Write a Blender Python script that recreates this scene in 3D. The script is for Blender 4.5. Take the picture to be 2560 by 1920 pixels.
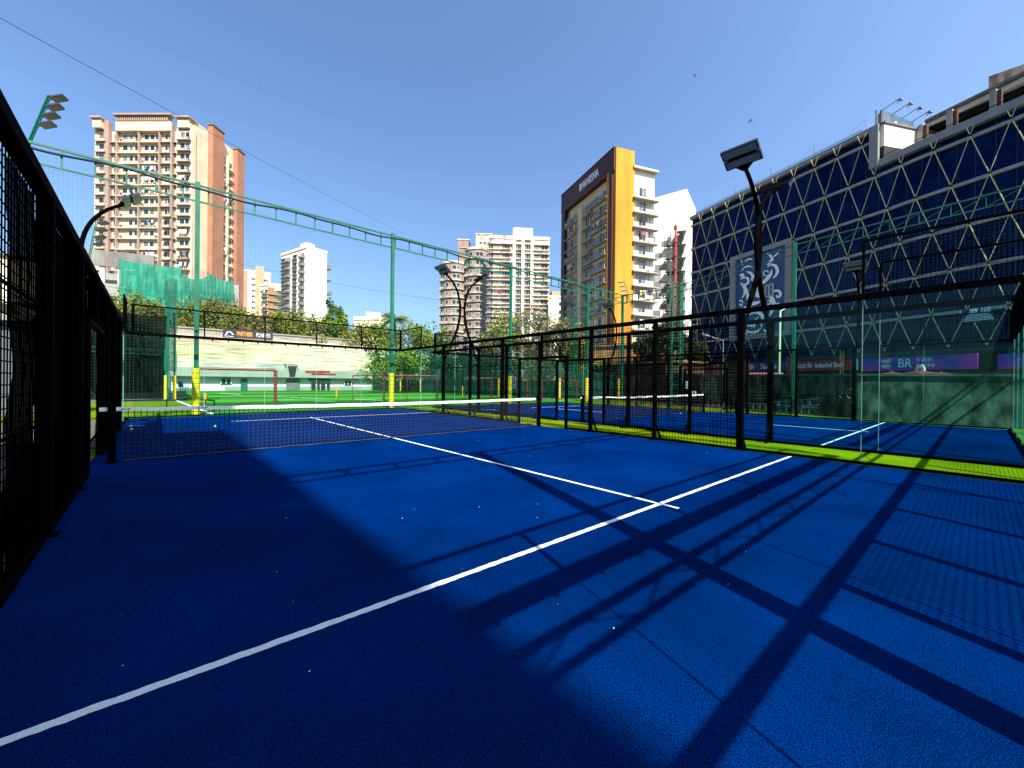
import bpy, bmesh, math, random
from mathutils import Vector, Matrix
random.seed(7)
R = math.radians
for o in list(bpy.data.objects): bpy.data.objects.remove(o, do_unlink=True)
sc = bpy.context.scene
COL = sc.collection
# ------------------------------------------------------------------ camera
CAM = Vector((0.5695, -9.3875, 1.3981)); YAW, PIT, ROL = 0.7183, -0.0034, 0.0109
FPX = 884.2*2560/2212                      # focal length in pixels of a 2560 wide picture
Fv = Vector((math.sin(YAW)*math.cos(PIT), math.cos(YAW)*math.cos(PIT), math.sin(PIT)))
Rv0 = Vector((math.cos(YAW), -math.sin(YAW), 0)); Uv0 = Rv0.cross(Fv)
Rv = Rv0*math.cos(ROL)+Uv0*math.sin(ROL); Uv = -Rv0*math.sin(ROL)+Uv0*math.cos(ROL)
cd = bpy.data.cameras.new('camera'); cam = bpy.data.objects.new('camera', cd); COL.objects.link(cam)
cam.matrix_world = Matrix(((Rv.x, Uv.x, -Fv.x, CAM.x), (Rv.y, Uv.y, -Fv.y, CAM.y), (Rv.z, Uv.z, -Fv.z, CAM.z), (0, 0, 0, 1)))
cd.sensor_width = 36; cd.lens = FPX/2560*36; cd.clip_start = 0.05; cd.clip_end = 6000
sc.camera = cam
# ------------------------------------------------------------------ sky, sun, exposure
SUN_EL = R(47.5); SDX, SDY = 0.31, 0.95    # shadows run towards +x*SDX, +y*SDY
w = bpy.data.worlds.new('World'); sc.world = w; w.use_nodes = True
nt = w.node_tree; bg = nt.nodes['Background']; sky = nt.nodes.new('ShaderNodeTexSky')
sky.sky_type = 'NISHITA'; sky.sun_disc = False; sky.sun_elevation = SUN_EL; sky.sun_rotation = R(162)
sky.air_density = 1.0; sky.dust_density = 2.2; sky.ozone_density = 3.0; sky.altitude = 0
tint = nt.nodes.new('ShaderNodeMix'); tint.data_type = 'RGBA'; tint.blend_type = 'MULTIPLY'; tint.inputs[0].default_value = 1; tint.inputs[7].default_value = (.80, .93, 1.06, 1)
nt.links.new(sky.outputs[0], tint.inputs[6]); nt.links.new(tint.outputs[2], bg.inputs[0]); bg.inputs[1].default_value = 0.095
sl = bpy.data.lights.new('sun', 'SUN'); sun = bpy.data.objects.new('sun', sl); COL.objects.link(sun)
sl.energy = 5.0; sl.angle = R(0.5); sl.color = (1, 0.95, 0.86)
sdir = Vector((SDX*math.cos(SUN_EL), SDY*math.cos(SUN_EL), -math.sin(SUN_EL)))
sun.rotation_euler = sdir.to_track_quat('-Z', 'Y').to_euler()
sc.view_settings.view_transform = 'Standard'; sc.view_settings.look = 'None'
sc.view_settings.exposure = 1.35; sc.view_settings.gamma = 1
sc.render.engine = 'CYCLES'
sc.cycles.transparent_max_bounces = 24
# ------------------------------------------------------------------ geometry helpers
V = Vector
def ray(x, y): return Fv+Rv*((x-1280)/FPX)-Uv*((y-960)/FPX)
def at_z(x, y, z): d = ray(x, y); return CAM+d*((z-CAM.z)/d.z)
def at_y(x, y, Y): d = ray(x, y); return CAM+d*((Y-CAM.y)/d.y)
def at_x(x, y, X): d = ray(x, y); return CAM+d*((X-CAM.x)/d.x)
def at_d(x, y, D): return CAM+ray(x, y)*D
def t_at(P, u, x):
    """distance along u from P of the point seen in picture column x"""
    k = (x-1280)/FPX; q = P-CAM
    return -(q.dot(Rv)-k*q.dot(Fv))/(u.dot(Rv)-k*u.dot(Fv))
def z_at(P, y):
    """height of the point over P seen in picture row y"""
    q = V((P.x-CAM.x, P.y-CAM.y, 0)); k = (960-y)/FPX
    return CAM.z+(k*q.dot(Fv)-q.dot(Uv))/(Uv.z-k*Fv.z)
class MB:
    def __init__(s): s.v = []; s.f = []; s.m = []
    def poly(s, pts, m=0):
        n = len(s.v); s.v += [tuple(p) for p in pts]; s.f.append(list(range(n, n+len(pts)))); s.m.append(m)
    def box(s, c, sz, m=0, u=None, n=None):
        """box centred at c; u = its x axis, n = its y axis"""
        c = V(c); X = V(u) if u is not None else V((1, 0, 0)); Y = V(n) if n is not None else V((-X.y, X.x, 0)); Z = X.cross(Y)
        k = len(s.v)
        for dz in (-.5, .5):
            for dx, dy in ((-.5, -.5), (.5, -.5), (.5, .5), (-.5, .5)):
                s.v.append(tuple(c+X*dx*sz[0]+Y*dy*sz[1]+Z*dz*sz[2]))
        for q in ((3, 2, 1, 0), (4, 5, 6, 7), (0, 1, 5, 4), (1, 2, 6, 5), (2, 3, 7, 6), (3, 0, 4, 7)):
            s.f.append([k+i for i in q]); s.m.append(m)
    def lohi(s, a, b, m=0): s.box([(a[i]+b[i])/2 for i in range(3)], [abs(b[i]-a[i]) for i in range(3)], m)
    def bar(s, a, b, wd, ht=None, m=0, up=V((0, 0, 1))):
        """square bar from a to b"""
        a = V(a); b = V(b); ht = ht or wd; d = b-a; L = d.length
        if L < 1e-6: return
        X = d/L
        if abs(X.dot(up)) > .98: up = V((0, 1, 0)) if abs(X.y) < .9 else V((1, 0, 0))
        Y = up.cross(X).normalized(); s.box((a+b)/2, (L, wd, ht), m, X, Y)
    def tube(s, pts, rad, n=6, m=0):
        pts = [V(p) for p in pts]; rs = rad if isinstance(rad, (list, tuple)) else [rad]*len(pts)
        k = len(s.v); ref = None
        for i, p in enumerate(pts):
            d = (pts[min(i+1, len(pts)-1)]-pts[max(i-1, 0)]).normalized()
            if ref is None: ref = V((0, 0, 1)) if abs(d.z) < .9 else V((1, 0, 0))
            A = d.cross(ref).normalized(); B = d.cross(A).normalized(); ref = A.cross(d)
            for j in range(n):
                t = 2*math.pi*j/n; s.v.append(tuple(p+(A*math.cos(t)+B*math.sin(t))*rs[i]))
        for i in range(len(pts)-1):
            for j in range(n):
                a = k+i*n+j; b = k+i*n+(j+1) % n; s.f.append([a, b, b+n, a+n]); s.m.append(m)
        s.f.append([k+j for j in range(n)]); s.m.append(m)
        s.f.append([k+(len(pts)-1)*n+j for j in range(n)][::-1]); s.m.append(m)
    def prism(s, ring, d, m=0):
        """extrude a ring of points by vector d"""
        ring = [V(p) for p in ring]; d = V(d); k = len(s.v); n = len(ring)
        s.v += [tuple(p) for p in ring]+[tuple(p+d) for p in ring]
        s.f.append([k+i for i in range(n)][::-1]); s.f.append([k+n+i for i in range(n)]); s.m += [m, m]
        for i in range(n): s.f.append([k+i, k+(i+1) % n, k+n+(i+1) % n, k+n+i]); s.m.append(m)
    def ball(s, c, r, m=0, seg=12, sq=1):
        c = V(c); k = len(s.v); rings = seg//2
        for i in range(rings+1):
            th = math.pi*i/rings
            for j in range(seg):
                p = 2*math.pi*j/seg; s.v.append((c.x+r*math.sin(th)*math.cos(p), c.y+r*math.sin(th)*math.sin(p), c.z+r*sq*math.cos(th)))
        for i in range(rings):
            for j in range(seg):
                a = k+i*seg+j; b = k+i*seg+(j+1) % seg; s.f.append([a, a+seg, b+seg, b]); s.m.append(m)
    def mesh(s, name, mats, smooth=False, fix=False):
        me = bpy.data.meshes.new(name); me.from_pydata(s.v, [], s.f)
        for mt in mats: me.materials.append(mt)
        me.polygons.foreach_set('material_index', s.m)
        if smooth: me.polygons.foreach_set('use_smooth', [True]*len(s.f))
        if fix:
            bm = bmesh.new(); bm.from_mesh(me); bmesh.ops.recalc_face_normals(bm, faces=bm.faces); bm.to_mesh(me); bm.free()
        me.update(); return me
    def build(s, name, mats, parent=None, loc=None, smooth=False, fix=True):
        if not isinstance(mats, (list, tuple)): mats = [mats]
        o = bpy.data.objects.new(name, s.mesh(name, mats, smooth, fix)); COL.objects.link(o)
        if parent: o.parent = parent
        if loc is not None: o.location = loc
        return o
def tag(o, label=None, cat=None, group=None, kind=None):
    if label: o['label'] = label
    if cat: o['category'] = cat
    if group: o['group'] = group
    if kind: o['kind'] = kind
    return o
def empty(name, loc, rz=0, label=None, cat=None, group=None):
    o = bpy.data.objects.new(name, None); COL.objects.link(o); o.location = loc; o.rotation_euler = (0, 0, rz)
    o.empty_display_size = .2
    return tag(o, label, cat, group)
def inst(src, name, parent, mat=None):
    o = src.copy() if hasattr(src, 'location') else bpy.data.objects.new(name, src)
    COL.objects.link(o); o.parent = parent
    if mat is not None: o.matrix_local = mat
    return o
def copy_tree(o, parent=None):
    c = o.copy(); COL.objects.link(c); c.parent = parent
    for ch in list(o.children): copy_tree(ch, c)
    return c
def strip(name, pts, m, z=None, label=None):
    mb = MB(); mb.poly(pts); o = mb.build(name, m, fix=False); o['kind'] = 'structure'
    return o
# ------------------------------------------------------------------ materials
KA = .52
def mat(name, col, rough=.6, metal=0, var=0, scale=5, col2=None, bump=0, bscale=None, spec=.5, detail=4, stretch=None, alpha=None, lo=.35, hi=.65):
    if max(col) < .62: col = tuple(c*KA for c in col)
    if col2 is not None and max(col2) < .5: col2 = tuple(c*KA for c in col2)
    m = bpy.data.materials.new(name); m.use_nodes = True; N = m.node_tree.nodes; L = m.node_tree.links; b = N['Principled BSDF']
    b.inputs['Base Color'].default_value = (*col, 1); b.inputs['Roughness'].default_value = rough; b.inputs['Metallic'].default_value = metal
    b.inputs['Specular IOR Level'].default_value = spec
    tc = N.new('ShaderNodeTexCoord'); src = tc.outputs['Object']
    if stretch:
        mp = N.new('ShaderNodeMapping'); mp.inputs['Scale'].default_value = stretch; L.new(src, mp.inputs[0]); src = mp.outputs[0]
    if col2 is None and var: col2 = tuple(c*(1-var) for c in col)
    if col2 is not None:
        n = N.new('ShaderNodeTexNoise'); n.inputs['Scale'].default_value = scale; n.inputs['Detail'].default_value = detail; L.new(src, n.inputs['Vector'])
        r = N.new('ShaderNodeValToRGB'); r.color_ramp.elements[0].position = lo; r.color_ramp.elements[1].position = hi
        r.color_ramp.elements[0].color = (*col2, 1); r.color_ramp.elements[1].color = (*col, 1)
        L.new(n.outputs[0], r.inputs[0]); L.new(r.outputs[0], b.inputs['Base Color'])
    if bump:
        n2 = N.new('ShaderNodeTexNoise'); n2.inputs['Scale'].default_value = bscale or scale*4; n2.inputs['Detail'].default_value = 3; L.new(src, n2.inputs['Vector'])
        bp = N.new('ShaderNodeBump'); bp.inputs['Strength'].default_value = bump; bp.inputs['Distance'].default_value = .02; L.new(n2.outputs[0], bp.inputs['Height']); L.new(bp.outputs[0], b.inputs['Normal'])
    if alpha is not None:
        t = N.new('ShaderNodeBsdfTransparent'); mx = N.new('ShaderNodeMixShader'); mx.inputs[0].default_value = alpha
        L.new(t.outputs[0], mx.inputs[1]); L.new(b.outputs[0], mx.inputs[2]); L.new(mx.outputs[0], N['Material Output'].inputs[0])
    return m
def glassmat(name, tint, refl=.06, fac=.9, rough=0.02):
    m = bpy.data.materials.new(name); m.use_nodes = True; N = m.node_tree.nodes; L = m.node_tree.links; N.remove(N['Principled BSDF'])
    t = N.new('ShaderNodeBsdfTransparent'); t.inputs[0].default_value = (*tint, 1); g = N.new('ShaderNodeBsdfGlossy'); g.inputs['Roughness'].default_value = rough
    g.inputs[0].default_value = (.85, 1, .95, 1)
    lw = N.new('ShaderNodeLayerWeight'); lw.inputs[0].default_value = .5
    p = N.new('ShaderNodeMath'); p.operation = 'POWER'; p.inputs[1].default_value = 5; L.new(lw.outputs['Facing'], p.inputs[0])
    q = N.new('ShaderNodeMath'); q.operation = 'MULTIPLY_ADD'; q.inputs[1].default_value = fac; q.inputs[2].default_value = refl; L.new(p.outputs[0], q.inputs[0])
    mx = N.new('ShaderNodeMixShader'); L.new(q.outputs[0], mx.inputs[0]); L.new(t.outputs[0], mx.inputs[1]); L.new(g.outputs[0], mx.inputs[2])
    L.new(mx.outputs[0], N['Material Output'].inputs[0]); return m
def turfmat(name, A, B, C, fine=260, blotch=.6):
    """fibre turf: fine fleck noise over large soft worn patches"""
    m = bpy.data.materials.new(name); m.use_nodes = True; N = m.node_tree.nodes; L = m.node_tree.links; b = N['Principled BSDF']
    b.inputs['Roughness'].default_value = 1; b.inputs['Specular IOR Level'].default_value = 0
    tc = N.new('ShaderNodeTexCoord')
    n = N.new('ShaderNodeTexNoise'); n.inputs['Scale'].default_value = fine; n.inputs['Detail'].default_value = 2; L.new(tc.outputs['Object'], n.inputs['Vector'])
    r = N.new('ShaderNodeValToRGB'); r.color_ramp.elements[0].position = .34; r.color_ramp.elements[1].position = .72
    r.color_ramp.elements[0].color = (*A, 1); r.color_ramp.elements[1].color = (*C, 1); e = r.color_ramp.elements.new(.52); e.color = (*B, 1); L.new(n.outputs[0], r.inputs[0])
    n2 = N.new('ShaderNodeTexNoise'); n2.inputs['Scale'].default_value = blotch; n2.inputs['Detail'].default_value = 6; n2.inputs['Roughness'].default_value = .65; L.new(tc.outputs['Object'], n2.inputs['Vector'])
    r2 = N.new('ShaderNodeMapRange'); r2.inputs[1].default_value = .3; r2.inputs[2].default_value = .7; r2.inputs[3].default_value = .66; r2.inputs[4].default_value = 1.32; L.new(n2.outputs[0], r2.inputs[0])
    mu = N.new('ShaderNodeMix'); mu.data_type = 'RGBA'; mu.blend_type = 'MULTIPLY'; mu.inputs[0].default_value = 1; L.new(r.outputs[0], mu.inputs[6]); L.new(r2.outputs[0], mu.inputs[7])
    L.new(mu.outputs[2], b.inputs['Base Color'])
    bp = N.new('ShaderNodeBump'); bp.inputs['Strength'].default_value = .8; bp.inputs['Distance'].default_value = .01; L.new(n.outputs[0], bp.inputs['Height']); L.new(bp.outputs[0], b.inputs['Normal'])
    return m
M = {}
M['blue'] = turfmat('blue turf', (.0000, .0025, .036), (.0000, .0125, .088), (.0006, .039, .172), 190)
M['lime'] = turfmat('lime turf', (.045, .08, .001), (.105, .165, .002), (.155, .22, .004), 120, .5)
M['white'] = mat('white paint', (.8, .8, .8), .6, var=.12, scale=8)
M['linewhite'] = mat('white turf line', (.78, .8, .82), .9, var=.2, scale=150, bump=.4)
M['black'] = mat('black powder coat', (.003, .003, .004), .85, var=.3, scale=3, spec=.012)
M['wire'] = mat('black wire', (.002, .002, .003), .9, spec=0)
M['glass'] = glassmat('court glass', (.80, .962, .93), .005, .12)
M['glassedge'] = mat('glass edge', (.35, .6, .55), .2)
M['green'] = mat('green steel paint', (.003, .23, .115), .4, var=.35, scale=1.5, bump=.03)
M['netgreen'] = mat('green cord', (.01, .12, .1), .8)
M['netblack'] = mat('net cord', (.004, .005, .008), .8)
M['pad'] = mat('yellow padding', (.85, .46, .004), .5, var=.25, scale=6, bump=.1)
M['padred'] = mat('red padding', (.45, .01, .02), .5, var=.3, scale=6)
M['goalred'] = mat('red goal paint', (.42, .03, .03), .5, var=.35, scale=12)
M['conc'] = mat('concrete', (.30, .29, .26), .9, col2=(.17, .165, .15), scale=1.2, bump=.2)
M['steel'] = mat('aluminium', (.6, .6, .55), .35, .6, var=.2, scale=10)
M['glassdark'] = mat('window glass', (.05, .07, .09), .08, var=.6, scale=.7, spec=.8)
M['glasspale'] = mat('curtained window glass', (.30, .33, .32), .2, var=.5, scale=.9, spec=.7)
M['winframe'] = mat('window frame', (.62, .6, .54), .5)
M['dark'] = mat('near black fill', (.012, .012, .014), .8)  # near black fill that stands for the dark inside openings
M['ac'] = mat('air conditioner casing', (.55, .54, .5), .5)
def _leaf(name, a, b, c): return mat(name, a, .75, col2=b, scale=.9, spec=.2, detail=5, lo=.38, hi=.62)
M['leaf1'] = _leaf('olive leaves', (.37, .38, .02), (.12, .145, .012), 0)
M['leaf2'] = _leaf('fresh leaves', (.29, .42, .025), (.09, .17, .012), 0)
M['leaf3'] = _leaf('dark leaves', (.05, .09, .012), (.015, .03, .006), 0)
M['leaf4'] = _leaf('dusty leaves', (.34, .30, .09), (.14, .135, .045), 0)
M['bark'] = mat('bark', (.12, .08, .05), .9, var=.5, scale=6, bump=.3)
CLOTH = [mat('cloth '+n, c, .9, var=.2, scale=3) for n, c in (('white', (.75, .75, .75)), ('red', (.5, .03, .05)), ('navy', (.02, .03, .15)), ('pink', (.7, .2, .3)), ('yellow', (.7, .5, .05)), ('black', (.02, .02, .02)), ('teal', (.05, .4, .4)))]
# ================================================================== THE GROUND
def ring(x0, y0, x1, y1, z): return [(x0, y0, z), (x1, y0, z), (x1, y1, z), (x0, y1, z)]
M['earth'] = mat('bare ground', (.16, .13, .10), .95, col2=(.09, .08, .06), scale=.4, bump=.3)
strip('ground', ring(-2500, -2500, 2500, 2500, -.03), M['earth'])
EL = [(22.6, -16), (22.95, -10), (23.3, -5.9), (24.6, -1.8), (27.6, 4.3), (30.2, 9), (30.5, 11), (28.9, 16.3), (27.7, 24), (27.2, 34), (26.2, 44), (25, 53)]   # east boundary
# football field: mown bands run across the pitch
m = bpy.data.materials.new('football turf'); m.use_nodes = True; N = m.node_tree.nodes; L = m.node_tree.links; b = N['Principled BSDF']; b.inputs['Roughness'].default_value = .9; b.inputs['Specular IOR Level'].default_value = .15
tc = N.new('ShaderNodeTexCoord'); wv = N.new('ShaderNodeTexWave'); wv.wave_type = 'BANDS'; wv.bands_direction = 'Y'; wv.inputs['Scale'].default_value = .034; wv.inputs['Distortion'].default_value = .25; wv.inputs['Detail Scale'].default_value = 4
L.new(tc.outputs['Object'], wv.inputs['Vector']); r = N.new('ShaderNodeValToRGB'); r.color_ramp.elements[0].position = .42; r.color_ramp.elements[1].position = .58
r.color_ramp.elements[0].color = (.006, .085, .008, 1); r.color_ramp.elements[1].color = (.055, .22, .003, 1); L.new(wv.outputs[0], r.inputs[0])
n = N.new('ShaderNodeTexNoise'); n.inputs['Scale'].default_value = .8; n.inputs['Detail'].default_value = 8; L.new(tc.outputs['Object'], n.inputs['Vector'])
mr = N.new('ShaderNodeMapRange'); mr.inputs[3].default_value = .6; mr.inputs[4].default_value = 1.3; L.new(n.outputs[0], mr.inputs[0])
mu = N.new('ShaderNodeMix'); mu.data_type = 'RGBA'; mu.blend_type = 'MULTIPLY'; mu.inputs[0].default_value = 1; L.new(r.outputs[0], mu.inputs[6]); L.new(mr.outputs[0], mu.inputs[7]); L.new(mu.outputs[2], b.inputs['Base Color'])
M['football'] = m
strip('football_field', [(2.2, 10.9, 0), (30.3, 10.9, 0), (28.9, 16.3, 0), (27.7, 24, 0), (27.2, 34, 0), (26.2, 44, 0), (25.4, 51, 0), (2.2, 51, 0)], M['football'])
strip('side_strip', ring(-9, 10.9, 2.2, 23.5, -.004), M['lime'])
strip('cricket_pitch', ring(-5.5, 23.5, 2.2, 46, -.006), mat('pitch concrete', (.17, .17, .17), .9, col2=(.10, .10, .105), scale=.5))
strip('turf_surround', [(-.3, -14.5, .0), (22.7, -14.5, .0), (22.95, -10, .0), (23.3, -5.9, .0), (24.6, -1.8, 0), (27.6, 4.3, 0), (30.2, 9, 0), (30.3, 10.9, 0), (-.3, 10.9, 0)], M['lime'])
def line_sheet(rects, z):
    mb = MB()
    for x0, y0, x1, y1 in rects: mb.poly(ring(x0, y0, x1, y1, z))
    o = mb.build('field_markings', M['linewhite'], fix=False); o['kind'] = 'structure'
line_sheet([(4.2, 27, 24, 27.12), (8.6, 19.5, 9.9, 19.62), (7.0, 23.2, 8.2, 23.32), (12, 15.8, 27, 15.92)], .005)
mb = MB()   # painted line that crosses towards the corner goal
mb.poly([(2.25, 10.95, .005), (2.42, 10.95, .005), (1.75, 24.4, .005), (1.6, 24.4, .005)])
for a, b_ in (((10.5, 24.5), (7.6, 31)), ((6.6, 36), (5.6, 42)), ((13, 19), (12, 22))):
    mb.poly([(a[0], a[1], .005), (a[0]+.16, a[1], .005), (b_[0]+.16, b_[1], .005), (b_[0], b_[1], .005)])
o = mb.build('field_markings', M['linewhite'], fix=False); o['kind'] = 'structure'
for k, x0 in enumerate((0, 12)):
    strip('court_surface', ring(x0-(.22 if x0 == 0 else .02), -10.1, x0+10.02, 10.02, .006), M['blue'])
    mb = MB(); hw = .025
    def ln(a, b_, hw=.027):
        # a line with slightly ragged edges
        a = V(a); b_ = V(b_); d = (b_-a); n_ = int(d.length/.035); d.normalize(); q = V((-d.y, d.x, 0)); L_ = (b_-a).length
        prev = None
        for i in range(n_+1):
            p = a+d*L_*i/n_; e = [p+q*(hw+random.uniform(-.004, .004)), p-q*(hw+random.uniform(-.004, .004))]
            if prev: mb.poly([(prev[1].x, prev[1].y, .011), (e[1].x, e[1].y, .011), (e[0].x, e[0].y, .011), (prev[0].x, prev[0].y, .011)])
            prev = e
    for sy in (-6.95, 6.95): ln((x0+.03, sy, 0), (x0+9.97, sy, 0))
    ln((x0+5, -6.95-.225, 0), (x0+5, -6.98, 0)); ln((x0+5, -6.92, 0), (x0+5, 6.92, 0)); ln((x0+5, 6.98, 0), (x0+5, 7.175, 0))
    o = mb.build('court_lines', M['linewhite'], fix=False); o['kind'] = 'structure'
# scraps of white fluff on the turf
mb = MB()
for i in range(80):
    x = random.uniform(.3, 9.6); y = random.uniform(-9, -1); s = random.uniform(.0015, .0045) if random.random() < .93 else .009; a = random.uniform(0, 6.3)
    c, s2 = math.cos(a)*s*1.3, math.sin(a)*s*.5
    mb.poly([(x-c, y-s2, .014), (x+s2, y-c*.3, .014), (x+c, y+s2, .016), (x-s2, y+c*.3, .018)])
o = mb.build('litter_specks', mat('white fluff', (.75, .75, .7), .9), fix=False); o['kind'] = 'stuff'
o['label'] = 'tiny white scraps scattered over the blue court turf'; o['category'] = 'litter'

# ================================================================== PADEL COURT CAGES
def wires_y(mb, x, y0, y1, z0, z1, r=.0042, sp=.075, sz=None):
    """welded mesh in a plane x = const"""
    ny = max(1, round((y1-y0)/sp)); nz = max(1, round((z1-z0)/sp))
    for i in range(1, ny):
        y = y0+(y1-y0)*i/ny; mb.prism([(x-r, y-r, z0), (x+r, y-r, z0), (x, y+r, z0)], (0, 0, z1-z0))
    for i in range(1, nz):
        z = z0+(z1-z0)*i/nz; mb.prism([(x-r+.004, y0, z-r), (x+r+.004, y0, z-r), (x+.004, y0, z+r)], (0, y1-y0, 0))
def wires_x(mb, y, x0, x1, z0, z1, r=.0032, sp=.06):
    nx = max(1, round((x1-x0)/sp)); nz = max(1, round((z1-z0)/sp))
    for i in range(1, nx):
        x = x0+(x1-x0)*i/nx; mb.prism([(x-r, y-r, z0), (x+r, y-r, z0), (x, y+r, z0)], (0, 0, z1-z0))
    for i in range(1, nz):
        z = z0+(z1-z0)*i/nz; mb.prism([(x0, y-r, z-r), (x0, y+r, z-r), (x0, y, z+r)], (x1-x0, 0, 0))
def P_(root, name, mb, m, **k): return mb.build(name, M[m] if isinstance(m, str) else m, root, **k)
def cage(x0, label, lo=0):
    root = empty('court_enclosure', (x0, 0, 0), 0, label, 'court fence')
    g = 'steel and glass cage round a padel court'
    for sx, xi, out in ((0, 0, -1), (1, 10, 1)):
        X = xi+out*.05-(lo if sx == 0 else 0)
        # posts
        for y in (-6, -4, -2, 2, 4, 6):
            big = abs(y) == 6; mb = MB(); wd = .12 if big else .08
            mb.lohi((X-.05, y-wd/2, 0), (X+.05, y+wd/2, 2.94)); mb.lohi((X-.09, y-wd/2-.05, 0), (X+.09, y+wd/2+.05, .014))
            P_(root, 'post', mb, 'black')
            mb = MB(); mb.bar((X+out*.05, y, .42), (X+out*.30, y, .02), .04, .04); mb.bar((X+out*.05, y, .03), (X+out*.32, y, .03), .05, .02); P_(root, 'brace', mb, 'black')
        for y in (-1.07, 1.07):
            mb = MB(); mb.lohi((X-.04, y-.035, 0), (X+.04, y+.035, 2.18)); P_(root, 'door_post', mb, 'black')
        mb = MB(); mb.lohi((X-.04, -1.105, 2.18), (X+.04, 1.105, 2.25)); mb.lohi((X-.035, -.035, 2.25), (X+.035, .035, 2.94)); P_(root, 'door_head', mb, 'black')
        mb = MB(); mb.lohi((X-.05, -10, 2.94), (X+.05, 10, 3.04)); P_(root, 'top_rail', mb, 'black')
        mb = MB(); mb.lohi((X-.04, -10, .015), (X+.04, -1.105, .06)); mb.lohi((X-.04, 1.105, .015), (X+.04, 10, .06)); P_(root, 'bottom_rail', mb, 'black')
        # mesh panels, with thin rails at one and two metres
        for y0, y1, z0, z1 in ((-6, -4, .06, 2.94), (-4, -2, .06, 2.94), (-2, -1.07, .06, 2.94), (-1.07, 0, 2.25, 2.94), (0, 1.07, 2.25, 2.94), (1.07, 2, .06, 2.94), (2, 4, .06, 2.94), (4, 6, .06, 2.94)):
            mb = MB(); wires_y(mb, X, y0+.03, y1-.03, z0, z1)
            for z in (1, 2):
                if z0 < z: mb.lohi((X-.008, y0+.03, z-.01), (X+.008, y1-.03, z+.01))
            P_(root, 'mesh_panel', mb, 'wire', fix=False)
        # glass 6..10 m, mesh of one metre above the last two metres
        for s in (-1, 1):
            for a, b_ in ((6.065, 7.995), (8.005, 9.985)):
                mb = MB(); mb.lohi((X-.006, min(s*a, s*b_), .065), (X+.006, max(s*a, s*b_), 2.935)); P_(root, 'glass_panel', mb, 'glass')
            mb = MB(); mb.lohi((X-.009, s*8-.004, .065), (X+.009, s*8+.004, 2.935)); P_(root, 'glass_joint', mb, 'glassedge')
            ya, yb = sorted((s*8, s*10)); mb = MB(); wires_y(mb, X, ya+.02, yb-.02, 3.04, 3.96, .002, .06); P_(root, 'upper_mesh', mb, 'wire', fix=False)
            mb = MB(); mb.lohi((X-.02, ya, 3.96), (X+.02, yb, 4.0)); yy = s*8; mb.lohi((X-.02, yy-.02, 3.04), (X+.02, yy+.02, 3.96)); P_(root, 'upper_frame', mb, 'black')
    for s in (-1, 1):
        Y = s*10.05
        mb = MB(); mb.lohi((-.1, Y-.05, 2.92), (10.1, Y+.05, 3.02 if s > 0 else 3.08)); P_(root, 'top_rail', mb, 'black')
        mb = MB(); mb.lohi((-.1, Y-.04, .015), (10.1, Y+.04, .06)); P_(root, 'bottom_rail', mb, 'black')
        for i in range(5):
            mb = MB(); mb.lohi((i*2+.006, Y-.006, .065), (i*2+1.994, Y+.006, 2.915)); P_(root, 'glass_panel', mb, 'glass')
            mb = MB(); wires_x(mb, Y, i*2+.02, i*2+1.98, 3.1, 3.95, .0026, .06); P_(root, 'upper_mesh', mb, 'wire', fix=False)
        for i in range(1, 5):
            mb = MB(); mb.lohi((i*2-.005, Y-.009, .065), (i*2+.005, Y+.009, 2.915)); P_(root, 'glass_joint', mb, 'glassedge')
        for i in range(6):
            r_ = .045 if i in (0, 5) else .022
            mb = MB(); mb.lohi((i*2-r_, Y-r_, 3.02), (i*2+r_, Y+r_, 3.95)); P_(root, 'upper_post', mb, 'black')
        mb = MB(); mb.lohi((-.05, Y-.02, 3.95), (10.05, Y+.02, 4.0)); P_(root, 'upper_rail', mb, 'black')
        # clamps under the rail
        mb = MB()
        for i in range(20): mb.lohi((.25+i*.5-.02, Y-.03, 2.86), (.25+i*.5+.02, Y+.03, 2.92))
        P_(root, 'glass_clamps', mb, 'black')
    return root
c1 = cage(0, 'black steel and glass cage round the nearest blue padel court', .1)
c2 = cage(12, 'black steel and glass cage round the second padel court beyond the lime strip')
# black shade cloth laced to the outside of the left side mesh; low near strip added to darken ground in shade
cl = mat('black shade cloth', (.001, .001, .001), .95, spec=0, alpha=.965)
for y0, y1, z0, z1 in ((-4.86, -4, .0, 2.95), (-4, -3.3, .0, 1.9), (-3.3, -2, .0, 2.95), (-2, -1.1, .0, 2.95), (-1.07, 1.07, 2.2, 2.95), (1.1, 2, .0, 2.95), (2, 4, .0, 2.95), (4, 6.0, .0, 2.95), (-10, -4.86, 0, .62)):
    mb = MB(); n_ = 10
    def q(i, j): return (-.21-.02*math.sin(i*1.9+j)-.012*math.sin(j*2.7), y0+(y1-y0)*i/n_, z0+(z1-z0)*j/8+(.03*math.sin(i*2.3) if j == 8 else 0))
    for i in range(n_):
        for j in range(8): mb.poly([q(i, j), q(i+1, j), q(i+1, j+1), q(i, j+1)])
    mb.build('shade_cloth', cl, c1, fix=False)
# flat black tapering wedge at the right of the near court
mb = MB(); ringp = [at_x(x, y, 10.0) for x, y in ((2700, 250), (2560, 668), (2530, 745), (2493, 905), (2505, 925), (2530, 880), (2560, 845), (2700, 600))]
mb.prism([p-V((10-.02+.02, 0, 0))+V((10-10, 0, 0)) for p in ringp], (.04, 0, 0)); o = mb.build('corner_wedge', M['black'], c1); o.location = (0, 0, 0)

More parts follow.
